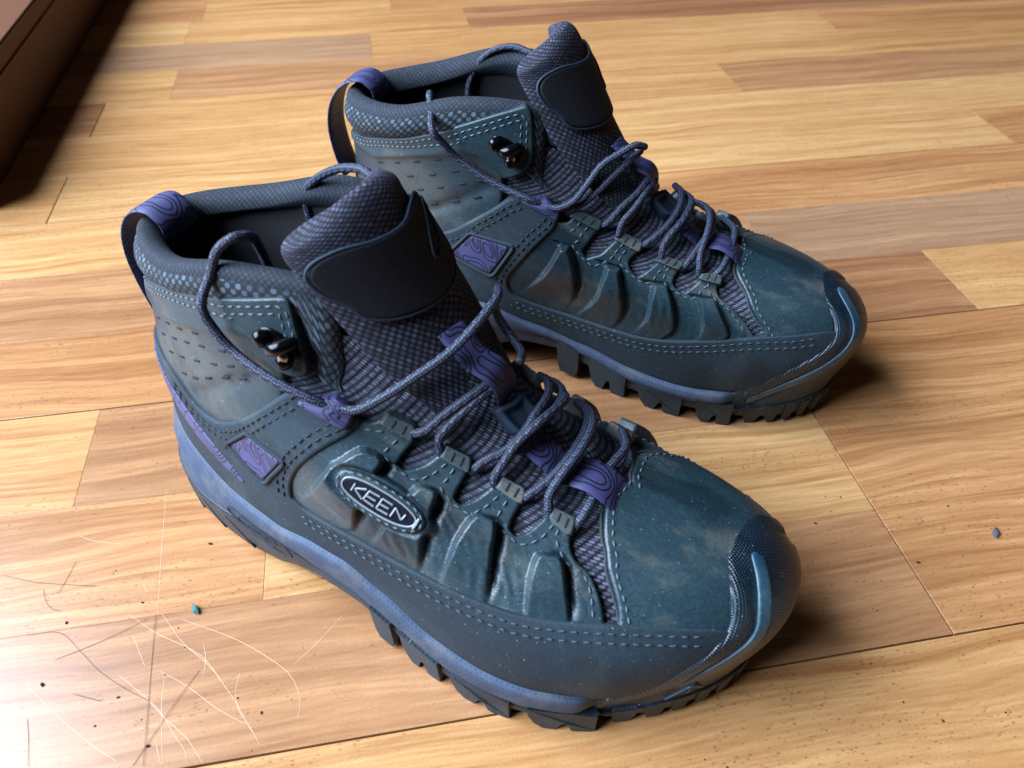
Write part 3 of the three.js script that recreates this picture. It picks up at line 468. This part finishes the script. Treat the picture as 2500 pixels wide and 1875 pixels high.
    const strip = (name, pts, w, h) => { const L = pathOn(P, pts, h, false, 8); part(name, ribbon(L.map(a => a.p), w, 0.0014, V3(0, 0, 1)), M.web, boot); };
    strip('tongue_strap', [[.474, .618, .001], [.47, .645, .0045], [.468, .672, .0052], [.466, .7, .002]], 0.0145);
    strip('tongue_strap', [[.464, .71, .0008], [.462, .735, .0024], [.464, .775, .0012]], 0.0125);
    strip('tongue_strap', [[.49, .83, .001], [.486, .852, .006], [.48, .875, .007], [.474, .895, .004], [.47, .915, .002], [.467, .935, -.002]], 0.0125);
    part('lace_guide', patch(P, cen(.478, .8, .0062, .0075), { lift: 0.0015, thick: 0.003, bevel: 0.0015, step: 0.0008, round: 3, height: (u, v, d) => -0.0014 * smooth(0.0025, 0.0035, d) }), M.piping, boot);
  }

  // ---- pull tab at the heel
  {
    const pts = [[.0195, .1275], [.0185, .1335], [.012, .1375], [.003, .1345], [-.005, .125], [-.0085, .112], [-.0075, .098], [-.004, .084]].map(p => V3(p[0], p[1], zc * 0.7));
    const pt = part('pull_tab', ribbon(pts, 0.017, 0.0016, V3(0, 0, 1)), M.web, boot); pt.userData.label = 'purple webbing heel pull loop with contour line print';
  }

  // ---- emblem on the outer flank
  if (!inner) {
    const c = [.274, .495], e1 = [.015, -.0226], e2 = [.0058, .031], at2 = (a, b) => [c[0] + e1[0] * a + e2[0] * b, c[1] + e1[1] * a + e2[1] * b];
    const oval = (k, l) => { const r = []; for (let i = 0; i < 36; i++) { const w = i / 36 * 6.2832, ca = Math.cos(w), sa = Math.sin(w); r.push(at2(Math.sign(ca) * Math.abs(ca) ** 0.85 * k, Math.sign(sa) * Math.abs(sa) ** 0.85 * l)); } return r; };
    const lp = part('emblem_patch', patch(P, oval(1.26, 1.6), { lift: 0.0036, thick: 0.0016, bevel: 0.0016, step: 0.0009, skirt: 0.005 }), M.leather, boot);
    stitches(P, [...oval(1.15, 1.38), oval(1.15, 1.38)[0]], lp, { lift: 0.0053, len: 0.0021, gap: 0.001 });
    const H = 0.0055; const em = part('emblem', patch(P, oval(1, 1), { lift: 0.0046, thick: 0.0009, bevel: 0.0004, step: 0.0008 }), std({ color: 0x080d18, roughness: 0.35 }), lp);
    part('emblem_rim', tube(pathOn(P, oval(1, 1), H, true, 2).map(a => a.p), 0.0004, 6, 1, true), M.silver, em);
    const glyphs = { letter_k: [[[-.78, .34], [-.78, -.34]], [[-.46, .52], [-.7, .06], [-.7, -.06], [-.42, -.56]]], letter_e: [[[-.06, .6], [-.36, .56], [-.38, -.5], [-.06, -.62]], [[-.37, .02], [-.1, .02]]], letter_e_001: [[[.34, .58], [.04, .6], [.04, -.62], [.36, -.6]], [[.05, 0], [.3, 0]]], letter_n: [[[.46, -.56], [.46, .52], [.76, -.36], [.78, .3]]] };
    for (const n in glyphs) part(n, mergeGeometries(glyphs[n].map(q => { const L = []; for (let i = 1; i < q.length; i++) for (let k = 0; k < 5; k++) L.push(at2(lerp(q[i - 1][0], q[i][0], k / 5) * 0.9, lerp(q[i - 1][1], q[i][1], k / 5) * 0.8)); L.push(at2(q.at(-1)[0] * 0.9, q.at(-1)[1] * 0.8)); return tube(L.map(p => uv3(p[0], p[1], H + 0.0001)), 0.00042, 6); })), M.silver, em);
  }

  // ---- laces
  const lace = (pts) => part('lace', tube(pts, 0.00165, 9), M.lace, boot), on = (q) => q.map(p => uv3(p[0], p[1], p[2]));
  const L = (q) => lace(on(q));
  if (!inner) {
    lace([...on([[.283, .74, .005], [.277, .747, .0065], [.263, .758, .007], [.249, .776, .0065], [.237, .8, .006], [.235, .841, .007], [.236, .9, .008]]), V3(.0702, .1455, .0285), V3(.0728, .1535, .025), V3(.0768, .157, .021), V3(.0785, .155, .016), V3(.077, .147, .012), V3(.0755, .138, .009)]);
    L([[.295, .748, .005], [.306, .761, .006], [.348, .828, .007], [.392, .879, .007], [.438, .918, .0085], [.477, .944, .011], [.513, .952, .012], [.55, .938, .01]]);
    L([[.55, .938, .01], [.57, .915, .008], [.592, .87, .0062], [.602, .82, .006], [.575, .825, .006], [.52, .855, .0085]]);
    L([[.335, .74, .002], [.35, .758, .004], [.39, .813, .005], [.426, .844, .006], [.455, .858, .006], [.487, .868, .0055]]);
    L([[.345, .705, .001], [.352, .728, .003], [.359, .75, .004], [.381, .788, .005], [.425, .834, .006], [.455, .85, .006], [.49, .857, .0055]]);
    L([[.358, .678, .001], [.37, .699, .003], [.386, .722, .004], [.413, .748, .005], [.455, .78, .0065], [.487, .795, .0075], [.53, .79, .007], [.58, .765, .006], [.62, .72, .004]]);
    L([[.365, .65, .001], [.37, .668, .003], [.39, .706, .0045], [.432, .763, .0075], [.475, .785, .011], [.53, .77, .01], [.59, .72, .006], [.63, .68, .003]]);
    L([[.43, .75, .0015], [.46, .77, .004], [.502, .782, .006], [.56, .755, .0075], [.61, .705, .006], [.65, .65, .004]]);
    L([[.374, .622, .001], [.384, .637, .003], [.413, .671, .0045], [.46, .709, .006], [.514, .718, .0065], [.57, .69, .006], [.625, .63, .004]]);
    L([[.382, .585, .001], [.388, .604, .003], [.401, .639, .0045], [.434, .683, .0075], [.489, .712, .0095], [.546, .7, .008], [.6, .655, .005], [.64, .6, .003]]);
    L([[.392, .56, .001], [.404, .581, .003], [.429, .619, .004], [.449, .64, .003], [.485, .662, .0025], [.51, .66, .004], [.55, .635, .005], [.6, .585, .004]]);
    lace([V3(.0576, .128, -.034), V3(.0576, .1387, -.034), V3(.0646, .1467, -.033), V3(.0751, .1543, -.031), V3(.0845, .1588, -.029), V3(.094, .161, -.0265), V3(.101, .158, -.024)]);
  } else {
    lace([...on([[.281, .72, .005], [.275, .727, .0065], [.256, .74, .006], [.242, .776, .006], [.233, .825, .006], [.231, .88, .0085], [.228, .918, .0105]]), V3(.0605, .1415, .0395), V3(.058, .1455, .0345), V3(.056, .144, .029), V3(.0555, .136, .024)]);
    L([[.29, .72, .005], [.299, .732, .006], [.328, .786, .006], [.361, .843, .006], [.397, .894, .0065], [.429, .918, .008], [.455, .93, .011], [.47, .922, .012]]);
    L([[.305, .735, .0035], [.335, .78, .003], [.37, .83, .004], [.405, .87, .005], [.44, .9, .007], [.47, .915, .009]]);
    L([[.33, .71, .001], [.341, .725, .003], [.384, .796, .004], [.429, .837, .005], [.47, .86, .006]]);
    L([[.333, .665, .001], [.339, .684, .003], [.364, .746, .0045], [.401, .798, .005], [.44, .835, .006], [.48, .85, .006]]);
    L([[.35, .655, .001], [.366, .68, .0035], [.414, .741, .005], [.474, .782, .0065], [.52, .79, .007], [.58, .76, .006]]);
    L([[.352, .605, .001], [.359, .622, .003], [.377, .67, .005], [.412, .722, .0065], [.453, .757, .008], [.51, .77, .0085], [.58, .735, .006]]);
    L([[.365, .58, .001], [.378, .605, .003], [.422, .67, .005], [.48, .705, .007], [.54, .7, .007], [.6, .655, .005]]);
    L([[.375, .56, .001], [.382, .581, .003], [.407, .642, .005], [.457, .7, .008], [.5, .72, .009], [.56, .705, .007], [.61, .67, .004]]);
    L([[.385, .55, .001], [.41, .589, .004], [.45, .635, .003], [.49, .653, .004], [.54, .645, .005], [.6, .6, .004]]);
    lace([V3(.0552, .122, -.02), V3(.0561, .1289, -.02), V3(.0596, .1371, -.02), V3(.0642, .1435, -.02), V3(.0713, .1485, -.02), V3(.08, .1505, -.02), V3(.09, .149, -.018)]);
  }
  return boot;
}
function grow(q, k) { const c = q.reduce((a, p) => [a[0] + p[0] / q.length, a[1] + p[1] / q.length], [0, 0]); return q.map(p => [c[0] + (p[0] - c[0]) * k, c[1] + (p[1] - c[1]) * k]); }
function sdLine(q) {                                  // distance in metres (about) to an open line given in (u, v)
  const A = 0.5, B = 0.17;
  return (u, v) => { let d = 1e9; for (let i = 1; i < q.length; i++) { const ax = q[i - 1][0] * A, ay = q[i - 1][1] * B, bx = q[i][0] * A - ax, by = q[i][1] * B - ay, px = u * A - ax, py = v * B - ay, t = clamp((px * bx + py * by) / (bx * bx + by * by + 1e-12)); d = Math.min(d, Math.hypot(px - bx * t, py - by * t)); } return d; };
}
function insetLine(P, q, d) {                         // the same line shifted sideways by d metres (positive: to the left of its run)
  return q.map((p, i) => { const a = q[Math.max(i - 1, 0)], b = q[Math.min(i + 1, q.length - 1)], f = frameAt(P, p[0], clamp(p[1], 0.02, 0.98)), su = f.a.length(), sv = f.b.length(), x = (b[0] - a[0]) * su, y = (b[1] - a[1]) * sv, l = Math.hypot(x, y) || 1; return [p[0] - y / l * d / su, p[1] + x / l * d / sv]; });
}
function lace_hook(P, at, s, boot) {                  // twin black hook on an oval plate, brass rivet in the bend
  const u = s ? 1 - at[0] : at[0], f = frameAt(P, u, at[1]), z = f.n, y = f.b.clone().normalize(), x = y.clone().cross(z).normalize(); y.copy(z).cross(x).normalize();
  const o = new THREE.Group(); o.name = 'lace_hook'; boot.add(o); o.position.copy(f.p).addScaledVector(z, 0.0042); o.quaternion.setFromRotationMatrix(new THREE.Matrix4().makeBasis(x, y, z));
  o.scale.setScalar(0.86); const k = s ? -1 : 1;
  const pl = new THREE.SphereGeometry(1, 20, 10); pl.scale(0.0052, 0.0098, 0.0016); pl.rotateZ(0.45 * k); part('hook_plate', pl, M.black, o);
  const b1 = new THREE.SphereGeometry(0.0034, 18, 12); b1.scale(1, 1.1, 0.95); b1.translate(-0.0036 * k, 0.0058, 0.0026); part('hook_knob', b1, M.black, o);
  const b2 = new THREE.SphereGeometry(0.0034, 18, 12); b2.scale(1, 1, 0.95); b2.translate(-0.0004 * k, -0.0056, 0.0026); part('hook_knob', b2, M.black, o);
  part('hook_horn', tube([V3(-0.002 * k, 0.001, 0.001), V3(-0.001 * k, 0.0012, 0.0045), V3(0.0025 * k, 0.0008, 0.006), V3(0.0058 * k, 0.0002, 0.0042), V3(0.0062 * k, -0.0004, 0.0018)], 0.0028, 12), M.black, o);
  const rv = new THREE.SphereGeometry(0.0022, 14, 10); rv.scale(1, 1.2, 0.6); rv.translate(0.0014 * k, -0.0032, 0.0042); part('rivet', rv, M.brass, o);
}

// ---------------------------------------------------------------- floor of three-strip boards
let seed = 7; const rnd = () => { seed = (Math.imul(seed, 1664525) + 1013904223) >>> 0; return seed / 4294967296; };
const floor = new THREE.Group(); floor.name = 'floor'; floor.userData = { kind: 'structure', label: 'light brown wood strip floor' }; scene.add(floor);
const woodTones = [[[194, 153, 102], [156, 111, 66]], [[180, 132, 86], [138, 91, 54]], [[160, 115, 78], [120, 78, 50]], [[186, 142, 92], [146, 99, 57]], [[166, 129, 96], [131, 97, 69]], [[174, 129, 88], [136, 94, 61]]];
function wood(k, tones) {                             // grain runs along x; one repeat is 0.55 m by 0.13 m
  const W = 2048, H = 384, s = 200 + k * 17;
  return tex(W, H, 0.55, (x, y) => {
    const wav = 0.09 * (fb(x, y, 3, s, 3) - 0.5) + 0.012 * Math.sin(x * 25.13 + 5 * fb(x, y, 4, s + 12, 2)), yy = y + wav, ring = pn(x * 2 + 3 * fb(x, y, 2, s + 3, 2), yy * 22, 2, 22, s + 1), big = pn(x * 3, yy * 6, 3, 6, s + 4);
    const st1 = pn(x * 5, yy * 64, 5, 64, s + 2), st2 = pn(x * 22, yy * 150, 22, 150, s + 9), st3 = pn(x * 60, y * 190, 60, 190, s + 10), patchy = fb(x, y, 6, s + 11, 3);
    let c = mix3(tones[0], tones[1], clamp(0.5 * big + 0.5 * ring * ring + 0.55 * (st1 - 0.5) + (0.35 + 0.5 * patchy) * 0.7 * (st2 - 0.5) + 0.3 * (st3 - 0.5) + 0.06, -0.35, 1.45));
    const i = Math.floor(x * 420), j = Math.floor(y * 300), h = hash(i, j, s + 5), dens = smooth(0.3, 0.75, pn(x * 5, y * 9, 5, 9, s + 6)); if (h > 1 - 0.05 * dens) c = mix3(c, [104, 66, 40], 0.55 * (0.4 + 0.6 * hash(i, j, s + 8)));
    const g = 0.95 + 0.1 * hash(Math.floor(x * W), Math.floor(y * H), s + 7); return [c[0] * g, c[1] * g, c[2] * g];
  }, true, 0.13);
}
const woodM = woodTones.map((t, k) => new THREE.MeshPhysicalMaterial({ map: wood(k, t), roughness: 0.28, specularIntensity: 1 }));
{
  const ROW = 0.0643, Z0 = -0.1241;                   // a board edge lies at Z0; every third strip edge is a board joint
  // strip ends seen in the picture: row index (0 = the strip behind Z0, counting away from the viewer) -> [end x, tone, tone, ...]
  const known = {
    '-3': [-.5, 1, -.02, 3, .35, 1, .8, 0], '-2': [-.45, 3, .1, 1, .5, 5, .9, 1], '-1': [-.4, 5, .3, 3, .72, 1],
    0: [-.55, 0, .2085, 3, .6, 1], 1: [-.6, 0, -.07, 1, .2085, 3, .7, 5], 2: [-.159, 0, .2085, 0, .62, 2],
    3: [-.6, 1, .02, 1, .42, 2, .348, 3], 4: [-.5, 3, .247, 5, .9, 4], 5: [-.45, 1, .16, 0, .75, 1],
    6: [-.231, 3, .509, 0, 1.1, 1], 7: [-.3, 2, .327, 0, .9, 1], 8: [-.228, 2, .22, 1, .327, 5, .95, 2],
    9: [-.175, 0, .16, 5, .75, 3], 10: [-.36, 4, .004, 4, .485, 3, 1.1, 1], 11: [-.178, 0, .107, 3, .66, 2],
    12: [-.168, 1, .03, 3, .55, 1, 1.1, 5], 13: [-.17, 1, .02, 0, .62, 4, 1.2, 1], 14: [-.3, 5, .28, 1, .9, 3], 15: [-.2, 0, .4, 2, 1.1, 1], 16: [-.3, 1, .3, 5, 1, 3], 17: [-.1, 3, .6, 1, 1.3, 5], 18: [.2, 1, .9, 0], 19: [.0, 2, .8, 3],
  };
  known[3] = [-.6, 1, -.02, 1, .348, 2, .82, 3]; known[4] = [-.5, 3, .247, 5, .9, 4]; known[7] = [-.3, 2, .12, 3, .66, 0]; known[8] = [-.228, 2, .327, 3, .327 + .5, 5];
  known[0] = [-.62, 5, .2085, 5, .8, 1]; known[1] = [-.56, 1, -.07, 1, .2085, 0, .66, 1]; known[2] = [-.159, 3, .2085, 5, .7, 1];
  const geoCache = new Map();
  const plank = (x0, x1, z0, z1, m, ox, oz) => {      // a strip with eased edges, grain along x
    const h = 0.008, b = 0.00025, X = [x0, x0 + b, x1 - b, x1], Z = [z0, z0 + b, z1 - b, z1], pos = [], uv = [], idx = [];
    for (let j = 0; j < 4; j++) for (let i = 0; i < 4; i++) { const e = i === 0 || i === 3 || j === 0 || j === 3; pos.push(X[i], e ? -0.0002 : 0, Z[j]); uv.push(X[i] + ox, Z[j] + oz); }
    for (let j = 0; j < 3; j++) for (let i = 0; i < 3; i++) { const a = j * 4 + i; idx.push(a, a + 4, a + 5, a, a + 5, a + 1); }
    for (const [i, k] of [[0, 3], [12, 15], [0, 12], [3, 15]]) { const a = pos.length / 3; for (const q of [i, k]) { pos.push(pos[q * 3], -0.0002, pos[q * 3 + 2]); uv.push(uv[q * 2], uv[q * 2 + 1]); } for (const q of [i, k]) { pos.push(pos[q * 3], -h, pos[q * 3 + 2]); uv.push(uv[q * 2], uv[q * 2 + 1] + h); } idx.push(a, a + 1, a + 3, a, a + 3, a + 2); }
    return part('plank', geo(pos, idx, uv), m, floor);
  };
  for (let r = -3; r <= 19; r++) {
    const back = Z0 - (r + 1) * ROW, front = Z0 - r * ROW, mod = ((r % 3) + 3) % 3, gf = mod === 0 ? 0.00042 : 0.00004, gb = mod === 2 ? 0.00042 : 0.00004, list = known[r]; let x = -1.6;
    for (let k = 0; k <= list.length; k += 2) {
      const end = k < list.length ? list[k] : 2.6, tone = k + 1 < list.length ? list[k + 1] : Math.floor(rnd() * 6), joint = Math.abs(end - 0.2085) < 1e-6 || (r === 6 && k === 0) || (r === 8 && k === 0) ? 0.0004 : 0.00006;
      if (end > x + 0.01) plank(x, end - joint, back + gb, front - gf, woodM[tone], rnd() * 0.5, rnd() * 0.13); x = end + joint;
    }
  }
  const sub = new THREE.PlaneGeometry(6, 6); sub.rotateX(-Math.PI / 2); sub.translate(0.4, -0.0075, -0.8); part('underlay', sub, std({ color: 0x1a120c, roughness: 1 }), floor);
}
// low platform at the left
{
  const pl = new THREE.Group(); pl.name = 'wooden_platform'; pl.userData = { label: 'low brown wooden platform with a plain side beside the shaded boards', category: 'platform' }; scene.add(pl); pl.position.set(-0.276, 0, -0.53);
  const bx = (n, x0, x1, y0, y1, z0, z1, m) => { const g = new THREE.BoxGeometry(x1 - x0, y1 - y0, z1 - z0); g.translate((x0 + x1) / 2, (y0 + y1) / 2, (z0 + z1) / 2); return part(n, g, m, pl); };
  const plankBrown = std({ color: 0x5a3216, roughness: 0.6 });
  bx('side_board', -0.5, 0, 0.0005, 0.05, -1.3, 0, plankBrown); bx('edge_strip', -0.5, -0.0015, 0.05, 0.0625, -1.3, -0.0015, plankBrown); bx('top_board', -0.5, -0.003, 0.0625, 0.0645, -1.3, -0.003, plankBrown);
}

// ---------------------------------------------------------------- scratches in the boards, hairs and crumbs lying on them (x, z in metres)
const SCRATCHES = [[[-.1177, -.2548], [-.1153, -.2213], [-.1125, -.1891]], [[-.1109, -.1892], [-.1004, -.1738], [-.0897, -.1627], [-.079, -.1473], [-.068, -.1278]], [[-.1243, -.1911], [-.1116, -.1802], [-.0933, -.1676], [-.084, -.1555]], [[-.1024, -.185], [-.0961, -.1813], [-.0809, -.1727], [-.0673, -.1623], [-.058, -.1531], [-.054, -.143], [-.0545, -.135]], [[-.1076, -.163], [-.097, -.1554], [-.0848, -.1444], [-.0739, -.1365]], [[-.1232, -.1641], [-.1121, -.1537], [-.1056, -.1468], [-.0989, -.1363], [-.0946, -.1301], [-.0935, -.1252]], [[-.1106, -.1518], [-.1027, -.1431], [-.0946, -.1349], [-.0904, -.1288], [-.088, -.1248]], [[-.1575, -.1663], [-.1426, -.1513], [-.1283, -.1384], [-.1183, -.1307]], [[-.0926, -.1725], [-.0909, -.1657], [-.0911, -.1581]], [[-.0377, -.175], [-.0478, -.1647], [-.0568, -.157]], [[-.1206, -.1803], [-.114, -.1662]], [[-.1059, -.16], [-.1054, -.1493], [-.102, -.1267]], [[-.1531, -.2355], [-.1459, -.2315], [-.1336, -.2276]], [[-.0786, -.1506], [-.0768, -.143], [-.0694, -.1305]], [[-.106, -.1369], [-.1026, -.1268]], [[-.0772, -.1571], [-.0785, -.1499]], [[-.1204, -.2044], [-.1181, -.2003]]];
const HAIRS = [[[-.163, -.1882], [-.15, -.1868], [-.1403, -.1772], [-.1309, -.1671], [-.1194, -.1577], [-.1099, -.1514]], [[-.1131, -.1888], [-.1112, -.1623], [-.1096, -.1412], [-.1086, -.1273]], [[-.1159, -.1873], [-.1273, -.1822], [-.1392, -.178], [-.1489, -.1751]], [[-.0929, -.1608], [-.1, -.1497], [-.1053, -.1405], [-.1122, -.1282]], [[-.1511, -.221], [-.153, -.2124], [-.1551, -.2055]], [[-.1797, -.2191], [-.1666, -.2136], [-.1574, -.2111], [-.1394, -.2068]], [[-.1615, -.209], [-.1591, -.203], [-.1559, -.1989], [-.152, -.1972]], [[-.1536, -.152], [-.1511, -.1436], [-.1489, -.1343]], [[-.1391, -.1594], [-.1279, -.1545]], [[-.0699, -.2145], [-.0528, -.2004], [-.0314, -.1826], [-.019, -.1717]]];
const CRUMBS = [[-.0946, -.2209, .00112], [-.1033, -.1811, .00048], [-.1218, -.1797, .00032], [-.1433, -.184, .00032], [-.1683, -.1955, .00032], [-.122, -.1551, .0008], [-.1515, -.1651, .00128], [-.1285, -.1452, .00064], [-.1119, -.1447, .00048], [-.1082, -.1343, .00112], [-.0774, -.147, .00064], [-.0681, -.1397, .0008], [-.1484, -.1912, .00096], [-.1194, -.1955, .0008], [-.1332, -.2136, .00048], [-.0531, -.1635, .00032], [-.0488, -.1598, .00032], [-.0657, -.1854, .00032], [-.0709, -.1262, .00032], [-.1058, -.1614, .00048], [-.0996, -.1719, .00048], [-.0571, -.1429, .00032], [-.122, -.2261, .00032], [-.1069, -.2345, .00032], [-.0885, -.1444, .00032], [-.0285, -.184, .00048], [.2434, -.1842, .0008], [.2483, -.1819, .00032], [.2365, -.2052, .00064], [.1772, -.1855, .00096], [.2078, -.1689, .00048], [.2341, -.1579, .00048], [.2124, -.1581, .00112], [.1917, -.1523, .00048], [.1841, -.1534, .00032], [.1814, -.1407, .00032], [.1827, -.1396, .00048], [.1959, -.1977, .00064], [.1876, -.1906, .00048], [.2243, -.1298, .00048], [.2247, -.1185, .00048], [.189, -.1992, .00048], [.1847, -.2245, .00032], [.1484, -.2277, .00048], [.1914, -.1626, .00032], [.1727, -.1018, .00064], [.1682, -.1184, .00064], [.1837, -.0927, .0008], [.1448, -.0889, .00032], [.209, -.0915, .00064], [.0903, -.0948, .00048], [.0974, -.091, .00064]];
{
  const pale = std({ color: 0xc4ab88, roughness: 0.6 }), hairM = std({ color: 0x3a2c22, roughness: 0.6 });
  for (const q of SCRATCHES) {
    const c = new THREE.CatmullRomCurve3(q.map(p => V3(p[0], 0.00006, p[1]))), n = 14, pos = [], idx = [];
    for (let i = 0; i <= n; i++) { const p = c.getPoint(i / n), t = c.getTangent(i / n), w = 0.00006 * (0.5 + 0.5 * Math.sin(Math.PI * i / n)) + 0.00003; pos.push(p.x - t.z * w, p.y, p.z + t.x * w, p.x, p.y + 0.00003, p.z, p.x + t.z * w, p.y, p.z - t.x * w); if (i < n) { const a = i * 3; idx.push(a, a + 3, a + 1, a + 1, a + 3, a + 4, a + 1, a + 4, a + 2, a + 2, a + 4, a + 5); } }
    part('scratch', geo(pos, idx), pale, floor);
  }
  HAIRS.forEach((q, i) => {
    const o = part('hair', tube(q.map((p, k) => V3(p[0], 0.00022 + 0.0003 * Math.sin(k * 2.1 + i) ** 2, p[1])), 0.00007, 5), hairM, scene); o.name = i ? 'hair_' + String(i).padStart(3, '0') : 'hair';
    const last = i === HAIRS.length - 1; o.userData = last ? { label: 'thin brown strand running out from under the arch of the lettered boot', category: 'strand' } : { label: 'fine dark hair lying among pale scratches on the floor', category: 'hair', group: 'hairs on the floor' };
  });
  const dark = std({ color: 0x2a1a12, roughness: 0.9 });
  const bit = (x, z, r, m, sx = 1, sz = 1) => { const g = new THREE.IcosahedronGeometry(r, 1), p = g.attributes.position; for (let k = 0; k < p.count; k++) { const h = 0.75 + 0.5 * hash(Math.round(p.getX(k) * 1e6), Math.round(p.getZ(k) * 1e6), 5); p.setXYZ(k, p.getX(k) * h * sx, p.getY(k) * 0.5 * h, p.getZ(k) * h * sz); } g.rotateY(x * 900); g.computeBoundingBox(); g.translate(x, -g.boundingBox.min.y, z); g.computeVertexNormals(); return part('crumb', g, m, scene); };
  CRUMBS.forEach(([x, z, r], i) => { const o = bit(x, z, r * 0.62, dark, 1.25, 0.8); o.name = i ? 'crumb_' + String(i).padStart(3, '0') : 'crumb'; o.userData = { label: 'tiny dark brown crumb lying on the wood floor', category: 'crumb', group: 'crumbs scattered on the floor' }; });
  const a = bit(-.0972, -.1881, 0.0019, std({ color: 0x35605e, roughness: 0.8 }), 0.6, 1.4); a.name = 'leaf_scrap'; a.userData = { label: 'small teal green scrap on the floor beside the scratches', category: 'scrap' };
  const b = bit(.2558, -.1663, 0.0019, std({ color: 0x4a4a4c, roughness: 0.8 }), 1.4, 0.8); b.name = 'pebble'; b.userData = { label: 'small grey stone chip on the boards beside the toe', category: 'stone chip' };
}

makeBoot('hiking_boot', 'teal leather hiking boot with an oval silver lettered emblem on its flank', false, 37, [-0.0965, -0.2813]);
makeBoot('hiking_boot_001', 'teal leather hiking boot standing behind its pair, four moulded ribs and no emblem', true, 28, [-0.0105, -0.396]);

scene.traverse(o => { if (o.isMesh) o.castShadow = o.receiveShadow = true; });
renderer.render(scene, camera);
